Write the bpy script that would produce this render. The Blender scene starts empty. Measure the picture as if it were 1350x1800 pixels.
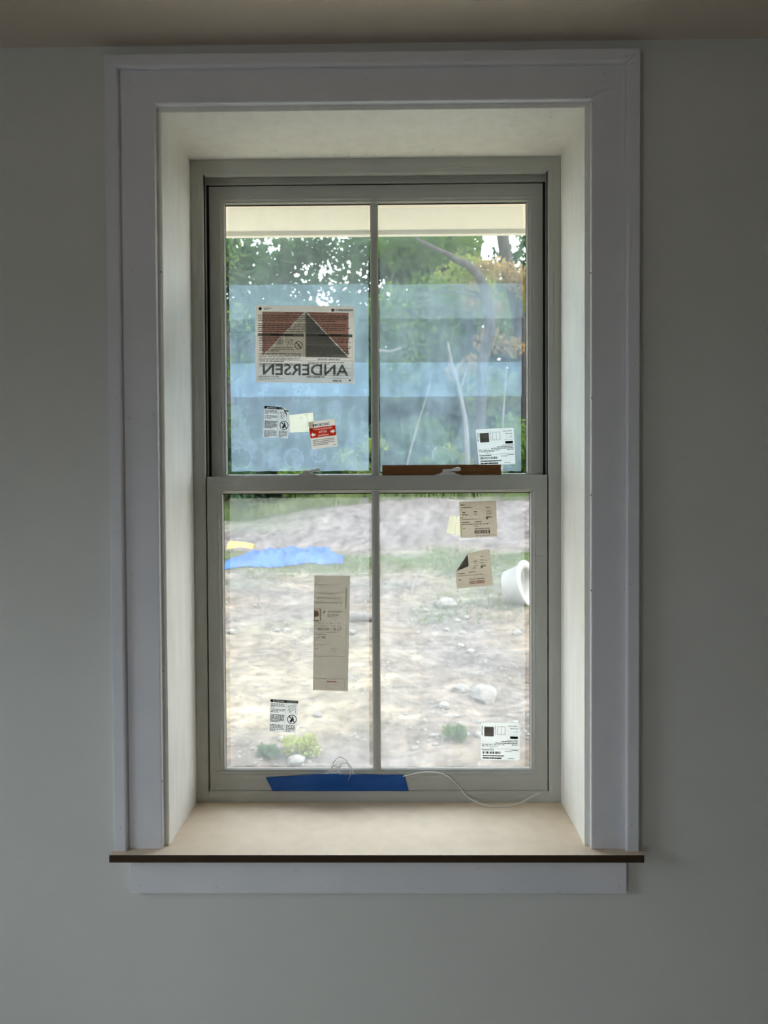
import bpy, math, random
import numpy as np
from mathutils import Vector, Matrix, noise
random.seed(7); rng = np.random.default_rng(7)
SC = bpy.context.scene; COL = SC.collection

# ------------------------------------------------------------------ camera
PITCH, YAW, ROLL = -0.02134, -0.01179, -0.00534
CAM = Vector((0.0, -1.8, 0.01423)); FPX = 1352.0
cp, sp = math.cos(PITCH), math.sin(PITCH); cy, sy = math.cos(YAW), math.sin(YAW)
FW = Vector((sy*cp, cy*cp, sp)); RT0 = Vector((cy, -sy, 0)); UP0 = RT0.cross(FW)
RT = RT0*math.cos(ROLL) + UP0*math.sin(ROLL); UP = UP0*math.cos(ROLL) - RT0*math.sin(ROLL)
cd = bpy.data.cameras.new('camera'); cam = bpy.data.objects.new('camera', cd); COL.objects.link(cam)
cd.sensor_fit = 'VERTICAL'; cd.sensor_height = 36.0; cd.sensor_width = 27.0; cd.lens = FPX/1800*36.0
cd.clip_start = 0.05; cd.clip_end = 300
cd.dof.use_dof = True; cd.dof.focus_distance = 2.08; cd.dof.aperture_fstop = 6.0       # phone lens focused on the window
M3 = Matrix((RT, UP, -FW)).transposed(); cam.matrix_world = Matrix.Translation(CAM) @ M3.to_4x4()
SC.camera = cam

def P(px, py, Y):
    """world point on the plane y=Y that stands at photo position px, py"""
    d = FW + RT*((px-675)/FPX) + UP*((900-py)/FPX)
    return CAM + d*((Y-CAM.y)/d.y)

# ------------------------------------------------------------------ world, sun, lights, exposure
SKY = 6.5; SUN = 6.5
w = bpy.data.worlds.new('sky'); SC.world = w; w.use_nodes = True
nt = w.node_tree; nt.nodes.clear()
o_ = nt.nodes.new('ShaderNodeOutputWorld'); bg = nt.nodes.new('ShaderNodeBackground'); tc = nt.nodes.new('ShaderNodeTexCoord')
sep = nt.nodes.new('ShaderNodeSeparateXYZ'); cr = nt.nodes.new('ShaderNodeValToRGB')
nt.links.new(tc.outputs['Generated'], sep.inputs[0]); nt.links.new(sep.outputs[2], cr.inputs[0])
cr.color_ramp.elements[0].position = 0.0; cr.color_ramp.elements[0].color = (1.0, 0.985, 0.95, 1)
cr.color_ramp.elements[1].position = 0.8; cr.color_ramp.elements[1].color = (0.78, 0.88, 1.0, 1)
nt.links.new(cr.outputs[0], bg.inputs[0]); bg.inputs[1].default_value = SKY; nt.links.new(bg.outputs[0], o_.inputs[0])

sd = bpy.data.lights.new('sun', 'SUN'); so = bpy.data.objects.new('sun', sd); COL.objects.link(so)
sd.energy = SUN; sd.angle = math.radians(1.0); sd.color = (1.0, 0.93, 0.80)
SUNDIR = Vector((-0.80, 0.12, -0.75)).normalized()           # travels to the left, a little away from the house wall
so.rotation_euler = SUNDIR.to_track_quat('-Z', 'Y').to_euler(); so.location = (20, 0, 25)

LX_ = -2.4; ZFL = -1.45
def area(name, loc, target, sx, sz, power, color, spread=180):
    d = bpy.data.lights.new(name, 'AREA'); d.shape = 'RECTANGLE'; d.size = sx; d.size_y = sz; d.energy = power; d.color = color; d.spread = math.radians(spread)
    o = bpy.data.objects.new(name, d); COL.objects.link(o); o.location = loc
    o.rotation_euler = (Vector(target)-Vector(loc)).to_track_quat('-Z', 'Y').to_euler(); return o
# area lights added as unseen daylight, left and rear, aimed to lift wall tones
area('left_fill_light', (LX_+.03, -1.2, -0.35), (-0.2, -0.5, ZFL), 1.2, 1.2, 8.2, (0.80, 0.93, 1.0), 80)
area('rear_fill_light', (-1.9, -4.55, -0.8), (-0.5, -0.3, -1.3), 1.0, 1.1, 13.0, (0.86, 0.95, 1.0), 130)

vs = SC.view_settings; vs.view_transform = 'Standard'; vs.look = 'None'; vs.gamma = 1.0; vs.exposure = 0.0; vs.use_curve_mapping = False
SC.display_settings.display_device = 'sRGB'
SC.cycles.max_bounces = 12; SC.cycles.transparent_max_bounces = 24; SC.cycles.diffuse_bounces = 6
SC.cycles.caustics_reflective = False; SC.cycles.caustics_refractive = False
SC.cycles.sample_clamp_indirect = 6.0
SC.cycles.use_denoising = True; SC.cycles.denoising_input_passes = 'RGB_ALBEDO'; SC.cycles.denoising_prefilter = 'ACCURATE'

# ------------------------------------------------------------------ materials
def nodes(name):
    m = bpy.data.materials.new(name); m.use_nodes = True; t = m.node_tree; t.nodes.clear()
    return m, t, t.nodes.new, t.links.new
def lin(c): return (c[0], c[1], c[2], 1)

def surf(name, c1, c2=None, scale=8.0, rough=0.55, stretch=(1, 1, 1), bump=0.0, bscale=60.0, detail=4.0, lo=0.35, hi=0.65, spec=0.3):
    """opaque material: two colours mixed by noise, with fine relief"""
    m, t, N, L = nodes(name)
    out = N('ShaderNodeOutputMaterial'); b = N('ShaderNodeBsdfPrincipled'); L(b.outputs[0], out.inputs[0])
    b.inputs['Roughness'].default_value = rough; b.inputs['Specular IOR Level'].default_value = spec
    if c2 is None: c2 = tuple(v*0.94 for v in c1)
    g = N('ShaderNodeNewGeometry'); mp = N('ShaderNodeMapping'); mp.inputs['Scale'].default_value = stretch
    L(g.outputs['Position'], mp.inputs[0])
    n = N('ShaderNodeTexNoise'); n.inputs['Scale'].default_value = scale; n.inputs['Detail'].default_value = detail
    L(mp.outputs[0], n.inputs['Vector'])
    r = N('ShaderNodeValToRGB'); r.color_ramp.elements[0].position = lo; r.color_ramp.elements[1].position = hi
    r.color_ramp.elements[0].color = lin(c1); r.color_ramp.elements[1].color = lin(c2)
    L(n.outputs['Fac'], r.inputs[0]); L(r.outputs[0], b.inputs['Base Color'])
    if bump > 0:
        n2 = N('ShaderNodeTexNoise'); n2.inputs['Scale'].default_value = bscale; n2.inputs['Detail'].default_value = 3
        L(mp.outputs[0], n2.inputs['Vector'])
        bp = N('ShaderNodeBump'); bp.inputs['Strength'].default_value = bump; bp.inputs['Distance'].default_value = 0.002
        L(n2.outputs['Fac'], bp.inputs['Height']); L(bp.outputs[0], b.inputs['Normal'])
    return m

def thin(name, c1, c2, translucency=0.6, scale=9.0, lo=0.35, hi=0.65, transparency=0.0, tint=(1, 1, 1)):
    """thin sheet (paper, leaf): reflects and lets light through"""
    m, t, N, L = nodes(name)
    out = N('ShaderNodeOutputMaterial'); d = N('ShaderNodeBsdfDiffuse'); tr = N('ShaderNodeBsdfTranslucent'); mx = N('ShaderNodeMixShader')
    g = N('ShaderNodeNewGeometry'); n = N('ShaderNodeTexNoise'); n.inputs['Scale'].default_value = scale; n.inputs['Detail'].default_value = 3
    L(g.outputs['Position'], n.inputs['Vector'])
    r = N('ShaderNodeValToRGB'); r.color_ramp.elements[0].position = lo; r.color_ramp.elements[1].position = hi
    r.color_ramp.elements[0].color = lin(c1); r.color_ramp.elements[1].color = lin(c2)
    L(n.outputs['Fac'], r.inputs[0]); L(r.outputs[0], d.inputs[0]); L(r.outputs[0], tr.inputs[0])
    mx.inputs[0].default_value = translucency; L(d.outputs[0], mx.inputs[1]); L(tr.outputs[0], mx.inputs[2])
    last = mx
    if transparency > 0:
        tp = N('ShaderNodeBsdfTransparent'); tp.inputs[0].default_value = lin(tint); m2 = N('ShaderNodeMixShader'); m2.inputs[0].default_value = transparency
        L(mx.outputs[0], m2.inputs[1]); L(tp.outputs[0], m2.inputs[2]); last = m2
    L(last.outputs[0], out.inputs[0]); return m

def glass_mat():
    m, t, N, L = nodes('window_glass')
    out = N('ShaderNodeOutputMaterial'); tp = N('ShaderNodeBsdfTransparent'); gl = N('ShaderNodeBsdfGlossy'); mx = N('ShaderNodeMixShader')
    tp.inputs[0].default_value = (0.95, 0.97, 0.96, 1); gl.inputs['Roughness'].default_value = 0.02
    lw = N('ShaderNodeLayerWeight'); lw.inputs[0].default_value = 0.12
    mu = N('ShaderNodeMath'); mu.operation = 'MULTIPLY'; mu.inputs[1].default_value = 0.6
    L(lw.outputs['Fresnel'], mu.inputs[0]); L(mu.outputs[0], mx.inputs[0]); L(tp.outputs[0], mx.inputs[1]); L(gl.outputs[0], mx.inputs[2])
    L(mx.outputs[0], out.inputs[0]); return m

def film_mat(name, colour, haze, tint, rings=(), wear=1.0):
    """milky protective film: part clear, part light-scattering, with smears and round suction-cup marks"""
    m, t, N, L = nodes(name)
    out = N('ShaderNodeOutputMaterial'); tp = N('ShaderNodeBsdfTransparent'); tr = N('ShaderNodeBsdfTranslucent'); df = N('ShaderNodeBsdfDiffuse')
    tp.inputs[0].default_value = lin(tint); tr.inputs[0].default_value = lin(colour); df.inputs[0].default_value = lin(colour)
    m1 = N('ShaderNodeMixShader'); m1.inputs[0].default_value = 0.75; L(df.outputs[0], m1.inputs[1]); L(tr.outputs[0], m1.inputs[2])
    m2 = N('ShaderNodeMixShader'); L(tp.outputs[0], m2.inputs[1]); L(m1.outputs[0], m2.inputs[2])
    g = N('ShaderNodeNewGeometry')
    mp = N('ShaderNodeMapping'); mp.inputs['Scale'].default_value = (34, 1, 5); L(g.outputs['Position'], mp.inputs[0])
    n1 = N('ShaderNodeTexNoise'); n1.inputs['Scale'].default_value = 1.0; n1.inputs['Detail'].default_value = 5; L(mp.outputs[0], n1.inputs['Vector'])
    n2 = N('ShaderNodeTexNoise'); n2.inputs['Scale'].default_value = 16.0; n2.inputs['Detail'].default_value = 6; n2.inputs['Roughness'].default_value = 0.7
    L(g.outputs['Position'], n2.inputs['Vector'])
    a = N('ShaderNodeMapRange'); a.inputs[1].default_value = 0.3; a.inputs[2].default_value = 0.75; a.inputs[3].default_value = -0.035*wear; a.inputs[4].default_value = 0.05*wear
    L(n1.outputs['Fac'], a.inputs[0])
    b = N('ShaderNodeMapRange'); b.inputs[1].default_value = 0.35; b.inputs[2].default_value = 0.75; b.inputs[3].default_value = -0.04*wear; b.inputs[4].default_value = 0.12*wear
    L(n2.outputs['Fac'], b.inputs[0])
    s = N('ShaderNodeMath'); s.operation = 'ADD'; L(a.outputs[0], s.inputs[0]); L(b.outputs[0], s.inputs[1])
    s2 = N('ShaderNodeMath'); s2.operation = 'ADD'; s2.inputs[1].default_value = haze; L(s.outputs[0], s2.inputs[0]); last = s2
    for (c, rad) in rings:
        vd = N('ShaderNodeVectorMath'); vd.operation = 'DISTANCE'; L(g.outputs['Position'], vd.inputs[0]); vd.inputs[1].default_value = c
        e = N('ShaderNodeMath'); e.operation = 'SUBTRACT'; e.inputs[1].default_value = rad; L(vd.outputs['Value'], e.inputs[0])
        ab = N('ShaderNodeMath'); ab.operation = 'ABSOLUTE'; L(e.outputs[0], ab.inputs[0])
        r = N('ShaderNodeMapRange'); r.inputs[1].default_value = 0.0; r.inputs[2].default_value = 0.0028; r.inputs[3].default_value = 0.07; r.inputs[4].default_value = 0.0
        L(ab.outputs[0], r.inputs[0])
        q = N('ShaderNodeMath'); q.operation = 'ADD'; L(last.outputs[0], q.inputs[0]); L(r.outputs[0], q.inputs[1]); last = q
    cl = N('ShaderNodeClamp'); L(last.outputs[0], cl.inputs[0]); L(cl.outputs[0], m2.inputs[0]); L(m2.outputs[0], out.inputs[0]); return m

def ground_mat():
    m, t, N, L = nodes('ground_soil')
    out = N('ShaderNodeOutputMaterial'); b = N('ShaderNodeBsdfPrincipled'); L(b.outputs[0], out.inputs[0]); b.inputs['Roughness'].default_value = 0.95
    b.inputs['Specular IOR Level'].default_value = 0.1
    at = N('ShaderNodeVertexColor'); at.layer_name = 'soil'
    g = N('ShaderNodeNewGeometry')
    n = N('ShaderNodeTexNoise'); n.inputs['Scale'].default_value = 7.0; n.inputs['Detail'].default_value = 8; n.inputs['Roughness'].default_value = 0.7
    L(g.outputs['Position'], n.inputs['Vector'])
    mr = N('ShaderNodeMapRange'); mr.inputs[1].default_value = 0.3; mr.inputs[2].default_value = 0.7; mr.inputs[3].default_value = 0.45; mr.inputs[4].default_value = 1.55
    L(n.outputs['Fac'], mr.inputs[0])
    vm = N('ShaderNodeVectorMath'); vm.operation = 'SCALE'; L(at.outputs['Color'], vm.inputs[0]); L(mr.outputs[0], vm.inputs['Scale'])
    v = N('ShaderNodeTexVoronoi'); v.inputs['Scale'].default_value = 6.0; L(g.outputs['Position'], v.inputs['Vector'])
    bp = N('ShaderNodeBump'); bp.inputs['Strength'].default_value = 0.5; bp.inputs['Distance'].default_value = 0.03
    ad = N('ShaderNodeMath'); ad.operation = 'ADD'; L(n.outputs['Fac'], ad.inputs[0]); 
    mv = N('ShaderNodeMath'); mv.operation = 'MULTIPLY'; mv.inputs[1].default_value = -0.4; L(v.outputs['Distance'], mv.inputs[0]); L(mv.outputs[0], ad.inputs[1])
    L(ad.outputs[0], bp.inputs['Height']); L(bp.outputs[0], b.inputs['Normal']); L(vm.outputs[0], b.inputs['Base Color']); return m

MAT = dict(
    wall=surf('wall_paint', (0.64, 0.64, 0.61), (0.67, 0.67, 0.64), 3, 0.75, bump=0.12, bscale=180),
    ceiling=surf('ceiling_paint', (0.60, 0.515, 0.43), (0.63, 0.54, 0.455), 2, 0.85),
    floor=surf('subfloor', (0.74, 0.70, 0.655), (0.79, 0.75, 0.70), 6, 0.7, (1, 8, 1)),
    trim=surf('primed_trim', (0.70, 0.70, 0.74), (0.74, 0.73, 0.77), 7, 0.5, bump=0.05, bscale=90),
    jamb=surf('primed_jamb_wood', (0.85, 0.83, 0.775), (0.90, 0.885, 0.83), 10, 0.5, (4, 4, 0.6), bump=0.10, bscale=60),
    frame=surf('window_vinyl', (0.46, 0.455, 0.42), (0.49, 0.485, 0.45), 5, 0.42),
    sash=surf('window_sash_paint', (0.45, 0.45, 0.42), (0.48, 0.48, 0.45), 5, 0.42),
    gasket=surf('dark_gasket', (0.015, 0.015, 0.015), (0.02, 0.02, 0.02), 5, 0.8),
    hole=surf('nail_hole_dark', (0.03, 0.028, 0.025), (0.05, 0.045, 0.04), 5, 0.9),
    mdf=surf('raw_fibreboard', (0.74, 0.60, 0.455), (0.79, 0.65, 0.50), 25, 0.62, detail=8),
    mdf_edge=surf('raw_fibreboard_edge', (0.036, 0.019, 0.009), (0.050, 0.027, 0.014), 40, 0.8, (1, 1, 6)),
    wood=surf('brown_wood_strip', (0.16, 0.065, 0.02), (0.24, 0.105, 0.035), 9, 0.6, (1.2, 1, 60)),
    lock=surf('lock_plastic', (0.66, 0.66, 0.63), (0.70, 0.70, 0.67), 5, 0.35),
    tape=surf('painters_tape', (0.006, 0.075, 0.33), (0.010, 0.095, 0.40), 14, 0.5, (1, 1, 3), bump=0.35, bscale=55),
    cable=surf('white_cable', (0.74, 0.72, 0.68), (0.78, 0.76, 0.72), 5, 0.4),
    soffit=surf('cream_paint', (0.57, 0.54, 0.475), (0.60, 0.565, 0.50), 4, 0.6),
    siding=surf('house_siding', (0.62, 0.60, 0.54), None, 4, 0.7),
    bark=surf('dark_bark', (0.020, 0.018, 0.018), (0.040, 0.036, 0.034), 7, 0.9, (3, 3, 0.6)),
    bark_pale=surf('pale_bark', (0.075, 0.067, 0.062), (0.115, 0.103, 0.095), 7, 0.9, (3, 3, 0.6)),
    stone=surf('pale_stone', (0.11, 0.10, 0.092), (0.17, 0.155, 0.14), 9, 0.9),
    tarp=surf('blue_tarp', (0.010, 0.045, 0.20), (0.016, 0.066, 0.25), 3, 0.45, bump=0.3, bscale=12),
    yellow=surf('yellow_sheeting', (0.80, 0.55, 0.03), (0.85, 0.62, 0.06), 5, 0.5),
    white=surf('white_plastic', (0.22, 0.215, 0.20), (0.25, 0.245, 0.23), 5, 0.5),
    glass=glass_mat(),
    ink=surf('black_ink', (0.012, 0.012, 0.012), (0.018, 0.018, 0.018), 5, 0.9, spec=0.05),
    ink_grey=thin('grey_ink', (0.13, 0.125, 0.115), (0.15, 0.145, 0.135), 0.5),
    ink_faint=thin('faint_ink', (0.26, 0.235, 0.20), (0.29, 0.26, 0.225), 0.5),
    ink_pale=thin('pale_ink', (0.36, 0.32, 0.27), (0.38, 0.34, 0.29), 0.5),
    ink_brown=thin('brown_ink', (0.50, 0.27, 0.19), (0.52, 0.29, 0.20), 0.5),
    ink_red=thin('red_ink', (0.80, 0.05, 0.025), (0.84, 0.06, 0.03), 0.45),
    ink_white=thin('white_ink', (0.90, 0.86, 0.78), (0.92, 0.88, 0.80), 0.55),
    show_red=thin('show_through_red', (0.50, 0.29, 0.245), (0.52, 0.305, 0.255), 0.55),
    show_grey=thin('show_through_grey', (0.215, 0.21, 0.20), (0.23, 0.225, 0.215), 0.55),
    show_light=thin('show_through_light', (0.66, 0.62, 0.54), (0.68, 0.64, 0.56), 0.55),
    paper=thin('backlit_paper', (0.60, 0.52, 0.44), (0.64, 0.56, 0.475), 0.55),
    paper_tan=thin('tan_label_paper', (0.40, 0.345, 0.265), (0.43, 0.375, 0.29), 0.5),
    paper_back=thin('label_back', (0.13, 0.12, 0.10), (0.15, 0.14, 0.12), 0.3),
    paper_leaf=thin('leaflet_paper', (0.29, 0.26, 0.21), (0.32, 0.285, 0.23), 0.5),
    paper_grey=thin('grey_label_paper', (0.55, 0.55, 0.53), (0.59, 0.59, 0.57), 0.55),
    paper_white=thin('white_label_paper', (0.66, 0.67, 0.65), (0.70, 0.71, 0.69), 0.6),
    cream=thin('cream_sticky_paper', (0.80, 0.76, 0.60), (0.83, 0.79, 0.63), 0.6),
    clear_tape=thin('yellowed_tape', (0.66, 0.64, 0.42), (0.70, 0.68, 0.47), 0.7, transparency=0.35, tint=(0.95, 0.95, 0.85)),
    leaf_a=thin('leaf_mid_green', (0.040, 0.080, 0.022), (0.10, 0.16, 0.035), 0.4, 0.7),
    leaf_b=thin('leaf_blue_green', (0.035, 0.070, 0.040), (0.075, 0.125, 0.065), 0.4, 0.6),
    leaf_c=thin('leaf_yellow_green', (0.12, 0.17, 0.04), (0.22, 0.24, 0.06), 0.45, 0.8),
    leaf_d=thin('leaf_autumn', (0.21, 0.145, 0.065), (0.26, 0.19, 0.095), 0.45, 0.9),
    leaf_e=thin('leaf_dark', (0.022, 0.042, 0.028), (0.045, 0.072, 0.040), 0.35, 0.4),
    grass=thin('grass_blade', (0.08, 0.115, 0.045), (0.13, 0.165, 0.075), 0.4, 1.2),
)
RINGS = [((P(424, 806, .334)), 0.030), ((P(517, 806, .334)), 0.026), (P(775, 800, .334), 0.024), (P(560, 800, .334), 0.020)]
MAT['film_up'] = film_mat('blue_film', (0.56, 0.75, 0.96), 0.195, (0.89, 0.96, 1.0), RINGS)
MAT['film_top'] = film_mat('pale_film', (0.66, 0.80, 0.88), 0.15, (0.95, 0.98, 0.98), (), 0.6)
MAT['film_left'] = film_mat('pale_blue_film', (0.54, 0.75, 0.99), 0.245, (0.88, 0.95, 1.0), RINGS)
MAT['film_low'] = film_mat('milky_film', (0.90, 0.95, 1.0), 0.14, (0.97, 0.98, 1.0), (), 0.45)
MAT['ground'] = ground_mat()

# ------------------------------------------------------------------ object helpers
ORG = {}
def tag(o, label=None, cat=None, group=None, kind=None):
    if label: o['label'] = label
    if cat: o['category'] = cat
    if group: o['group'] = group
    if kind: o['kind'] = kind
    return o
def empty(name, loc, parent=None):
    o = bpy.data.objects.new(name, None); COL.objects.link(o); o.empty_display_size = 0.05
    ORG[o] = Vector(loc); o.location = Vector(loc) - (ORG[parent] if parent else Vector()); 
    if parent: o.parent = parent
    return o
class MB:
    """collects polygons in world space; build() links ONE mesh object"""
    def __init__(s): s.v = []; s.f = []; s.m = []; s.mi = 0
    def add(s, vs, fs):
        k = len(s.v); s.v += [tuple(p) for p in vs]
        for f in fs: s.f.append(tuple(i+k for i in f)); s.m.append(s.mi)
        return s
    def box(s, x0, x1, y0, y1, z0, z1, bev=0.0):
        if bev <= 0:
            v = [(x, y, z) for x in (x0, x1) for y in (y0, y1) for z in (z0, z1)]
            return s.add(v, [(0, 1, 3, 2), (4, 6, 7, 5), (0, 4, 5, 1), (2, 3, 7, 6), (0, 2, 6, 4), (1, 5, 7, 3)])
        import bmesh
        bm = bmesh.new(); bmesh.ops.create_cube(bm, size=1.0)
        for q in bm.verts: q.co = Vector(((x0+x1)/2+q.co.x*(x1-x0), (y0+y1)/2+q.co.y*(y1-y0), (z0+z1)/2+q.co.z*(z1-z0)))
        bmesh.ops.bevel(bm, geom=bm.edges[:], offset=bev, segments=2, affect='EDGES', profile=0.7)
        bm.verts.index_update(); s.add([q.co.copy() for q in bm.verts], [[q.index for q in f.verts] for f in bm.faces]); bm.free(); return s
    def prism(s, loop0, loop1):
        n = len(loop0)
        return s.add(list(loop0)+list(loop1), [tuple(range(n))[::-1], tuple(range(n, 2*n))] + [(i, (i+1) % n, n+(i+1) % n, n+i) for i in range(n)])
    def tube(s, pts, rad, seg=8, caps=True):
        pts = [Vector(p) for p in pts]; n = len(pts)
        rads = rad if isinstance(rad, (list, tuple)) else [rad]*n
        vs = []; ref = None
        for i, p in enumerate(pts):
            t = (pts[min(i+1, n-1)]-pts[max(i-1, 0)]).normalized()
            if ref is None: ref = t.orthogonal().normalized()
            ref = (ref - t*ref.dot(t)).normalized(); b = t.cross(ref)
            for k in range(seg):
                a = 2*math.pi*k/seg; vs.append(p + (ref*math.cos(a)+b*math.sin(a))*rads[i])
        fs = [(i*seg+k, i*seg+(k+1) % seg, (i+1)*seg+(k+1) % seg, (i+1)*seg+k) for i in range(n-1) for k in range(seg)]
        if caps: fs += [tuple(range(seg))[::-1], tuple((n-1)*seg+k for k in range(seg))]
        return s.add(vs, fs)
    def build(s, name, mats, parent=None, origin=None, smooth=False, fix=True):
        if not isinstance(mats, (list, tuple)): mats = [mats]
        if origin is None:
            if parent is not None: origin = ORG[parent]
            else:
                a = np.array(s.v); origin = Vector(((a[:, 0].min()+a[:, 0].max())/2, (a[:, 1].min()+a[:, 1].max())/2, a[:, 2].min()))
        origin = Vector(origin); me = bpy.data.meshes.new(name)
        me.from_pydata([tuple(Vector(p)-origin) for p in s.v], [], s.f)
        for m in mats: me.materials.append(m)
        me.polygons.foreach_set('material_index', s.m)
        if fix:
            import bmesh
            bm = bmesh.new(); bm.from_mesh(me); bmesh.ops.recalc_face_normals(bm, faces=bm.faces[:]); bm.to_mesh(me); bm.free()
        if smooth: me.polygons.foreach_set('use_smooth', [True]*len(me.polygons))
        me.update()
        o = bpy.data.objects.new(name, me); COL.objects.link(o); ORG[o] = origin
        o.location = origin - (ORG[parent] if parent is not None else Vector())
        if parent is not None: o.parent = parent
        return o

def member(side, rect, prof, name, mat, parent):
    """one mitred side of a rectangular frame; prof = closed list of (inset, y)"""
    x0, x1, z0, z1 = rect; b = MB(); A = []; B = []
    for (i, y) in prof:
        if side == 'top': A.append((x0+i, y, z1-i)); B.append((x1-i, y, z1-i))
        if side == 'bottom': A.append((x0+i, y, z0+i)); B.append((x1-i, y, z0+i))
        if side == 'left': A.append((x0+i, y, z0+i)); B.append((x0+i, y, z1-i))
        if side == 'right': A.append((x1-i, y, z0+i)); B.append((x1-i, y, z1-i))
    b.prism(A, B); return b.build(name, mat, parent)

def smooth_line(pts, n=8):
    """Catmull-Rom through points"""
    pts = [Vector(p) for p in pts]; out = []
    for i in range(len(pts)-1):
        p0 = pts[max(i-1, 0)]; p1 = pts[i]; p2 = pts[i+1]; p3 = pts[min(i+2, len(pts)-1)]
        for k in range(n):
            t = k/n; out.append(0.5*((2*p1)+(p2-p0)*t+(2*p0-5*p1+4*p2-p3)*t*t+(3*p1-p0-3*p2+p3)*t**3))
    out.append(pts[-1]); return out

# ------------------------------------------------------------------ key sizes (metres)
JX0, JX1, JZ0, JZ1, JD = -0.53419, 0.44693, -0.8113, 0.90683, 0.2525     # lined opening, depth of its boards
BX0, BX1, BZ1 = -0.65431, 0.56526, 1.02367                                # outer edge of the back band
WT = 0.40                                                                 # wall thickness
ZC = P(660, 76, 0).z; ZF = JZ0 - 0.64
LX, RX, RY = LX_, 3.4, -4.6

# ------------------------------------------------------------------ room shell
jt = 0.019
b = MB()
for (x0, x1, z0, z1) in ((LX-.12, JX0-jt, ZF-.12, ZC+.12), (JX1+jt, RX+.12, ZF-.12, ZC+.12), (JX0-jt, JX1+jt, JZ1+jt, ZC+.12), (JX0-jt, JX1+jt, ZF-.12, JZ0-.0175)):
    b.box(x0, x1, 0, WT, z0, z1)
tag(b.build('wall_front', MAT['wall']), 'grey painted wall around the window', 'wall', kind='structure')
tag(MB().box(LX-.12, LX, RY, 0, ZF, ZC).build('wall_left', MAT['wall']), 'grey painted side wall left of the camera', 'wall', kind='structure')
tag(MB().box(RX, RX+.12, RY, 0, ZF, ZC).build('wall_right', MAT['wall']), 'grey painted side wall right of the camera', 'wall', kind='structure')
tag(MB().box(LX-.12, RX+.12, RY-.12, RY, ZF, ZC).build('wall_rear', MAT['wall']), 'grey painted wall behind the camera', 'wall', kind='structure')
tag(MB().box(LX-.12, RX+.12, RY-.12, 0, ZC, ZC+.12).build('ceiling', MAT['ceiling']), 'plain brownish grey ceiling above the window', 'ceiling', kind='structure')
tag(MB().box(LX-.12, RX+.12, RY-.12, 0, ZF-.12, ZF).build('floor', MAT['floor']), 'bare wood floor below the frame', 'floor', kind='structure')

# ------------------------------------------------------------------ casing with back band
YC, YB = -0.019, -0.033
tr1 = tag(empty('trim_1', ((JX0+JX1)/2, 0, JZ0)), 'white primed flat casing with raised back band around the window', 'casing', kind='structure')
cin = 0.0105                                              # reveal left on the lining boards
ci = (JX0-cin, JX1+cin, JZ0, JZ1+cin); bw = 0.029         # back band width
co = (BX0+bw, BX1-bw, JZ0, BZ1-bw)
def casing(outer, inner, ya, yb, names, mat, parent, round_in=0.003):
    (ox0, ox1, oz0, oz1), (ix0, ix1, iz0, iz1) = outer, inner; g = 0.0004
    r = round_in
    def loop(x, sgn, z):                                  # cross-section of a side board at height fn
        pass
    # left / right boards and head, mitred at the top corners
    for s, (xo, xi) in enumerate(((ox0, ix0), (ox1, ix1))):
        d = 1 if xi > xo else -1
        prof = [(xo, yb), (xo, ya+r*.6), (xo+d*r*.6, ya), (xi-d*r, ya), (xi-d*r*.3, ya+r*.3), (xi, ya+r), (xi, yb)]
        top = []
        for (x, y) in prof:
            t = (x-xo)/(xi-xo); top.append((x, y, oz1+(iz1-oz1)*t-g))
        MB().prism([(x, y, oz0) for (x, y) in prof], top).build(names[0], mat, parent)
    prof = [(oz1, yb), (oz1, ya+r*.6), (oz1-r*.6, ya), (iz1+r, ya), (iz1+r*.3, ya+r*.3), (iz1, ya+r), (iz1, yb)]
    L_, R_ = [], []
    for (z, y) in prof:
        t = (z-oz1)/(iz1-oz1); L_.append((ox0+(ix0-ox0)*t+g, y, z)); R_.append((ox1+(ix1-ox1)*t-g, y, z))
    MB().prism(L_, R_).build(names[1], mat, parent)
casing(co, ci, YC, 0.0, ('side_casing', 'head_casing'), MAT['trim'], tr1)
casing((BX0, BX1, JZ0, BZ1), (BX0+bw+.001, BX1-bw-.001, JZ0, BZ1-bw-.001), YB, -0.0002, ('back_band', 'back_band'), MAT['trim'], tr1, 0.004)
def holes(px, y, parent):
    b = MB()
    for (x, yy) in px:
        c = P(x, yy, y); r = random.uniform(.0015, .0021)
        b.add([(c.x+r*math.cos(a), y-.0003, c.z+r*math.sin(a)) for a in np.linspace(0, 2*math.pi, 9)[:8]] + [(c.x, y+.0012, c.z)],
              [(i, (i+1) % 8, 8) for i in range(8)])
    return tag(b.build('nail_holes', MAT['hole'], parent, fix=False), kind='stuff')
holes([(645, 139), (647, 176), (1063, 129), (1086, 151), (1031, 171), (1042, 183), (285, 1373), (236, 1445), (283, 1479), (1083, 1397),
       (1044, 1467), (1039, 870), (1092, 875), (1098, 1036), (1039, 1038), (1038, 480), (1093, 520), (231, 474), (283, 478), (233, 1010), (270, 730), (287, 1180), (228, 735), (1040, 700)], YC, tr1)
holes([(401, 111), (629, 107), (820, 105), (1102, 99), (1110, 177), (212, 1456), (1110, 1449), (1108, 1027), (1117, 640), (197, 474), (207, 935), (205, 700)], YB, tr1)
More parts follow.
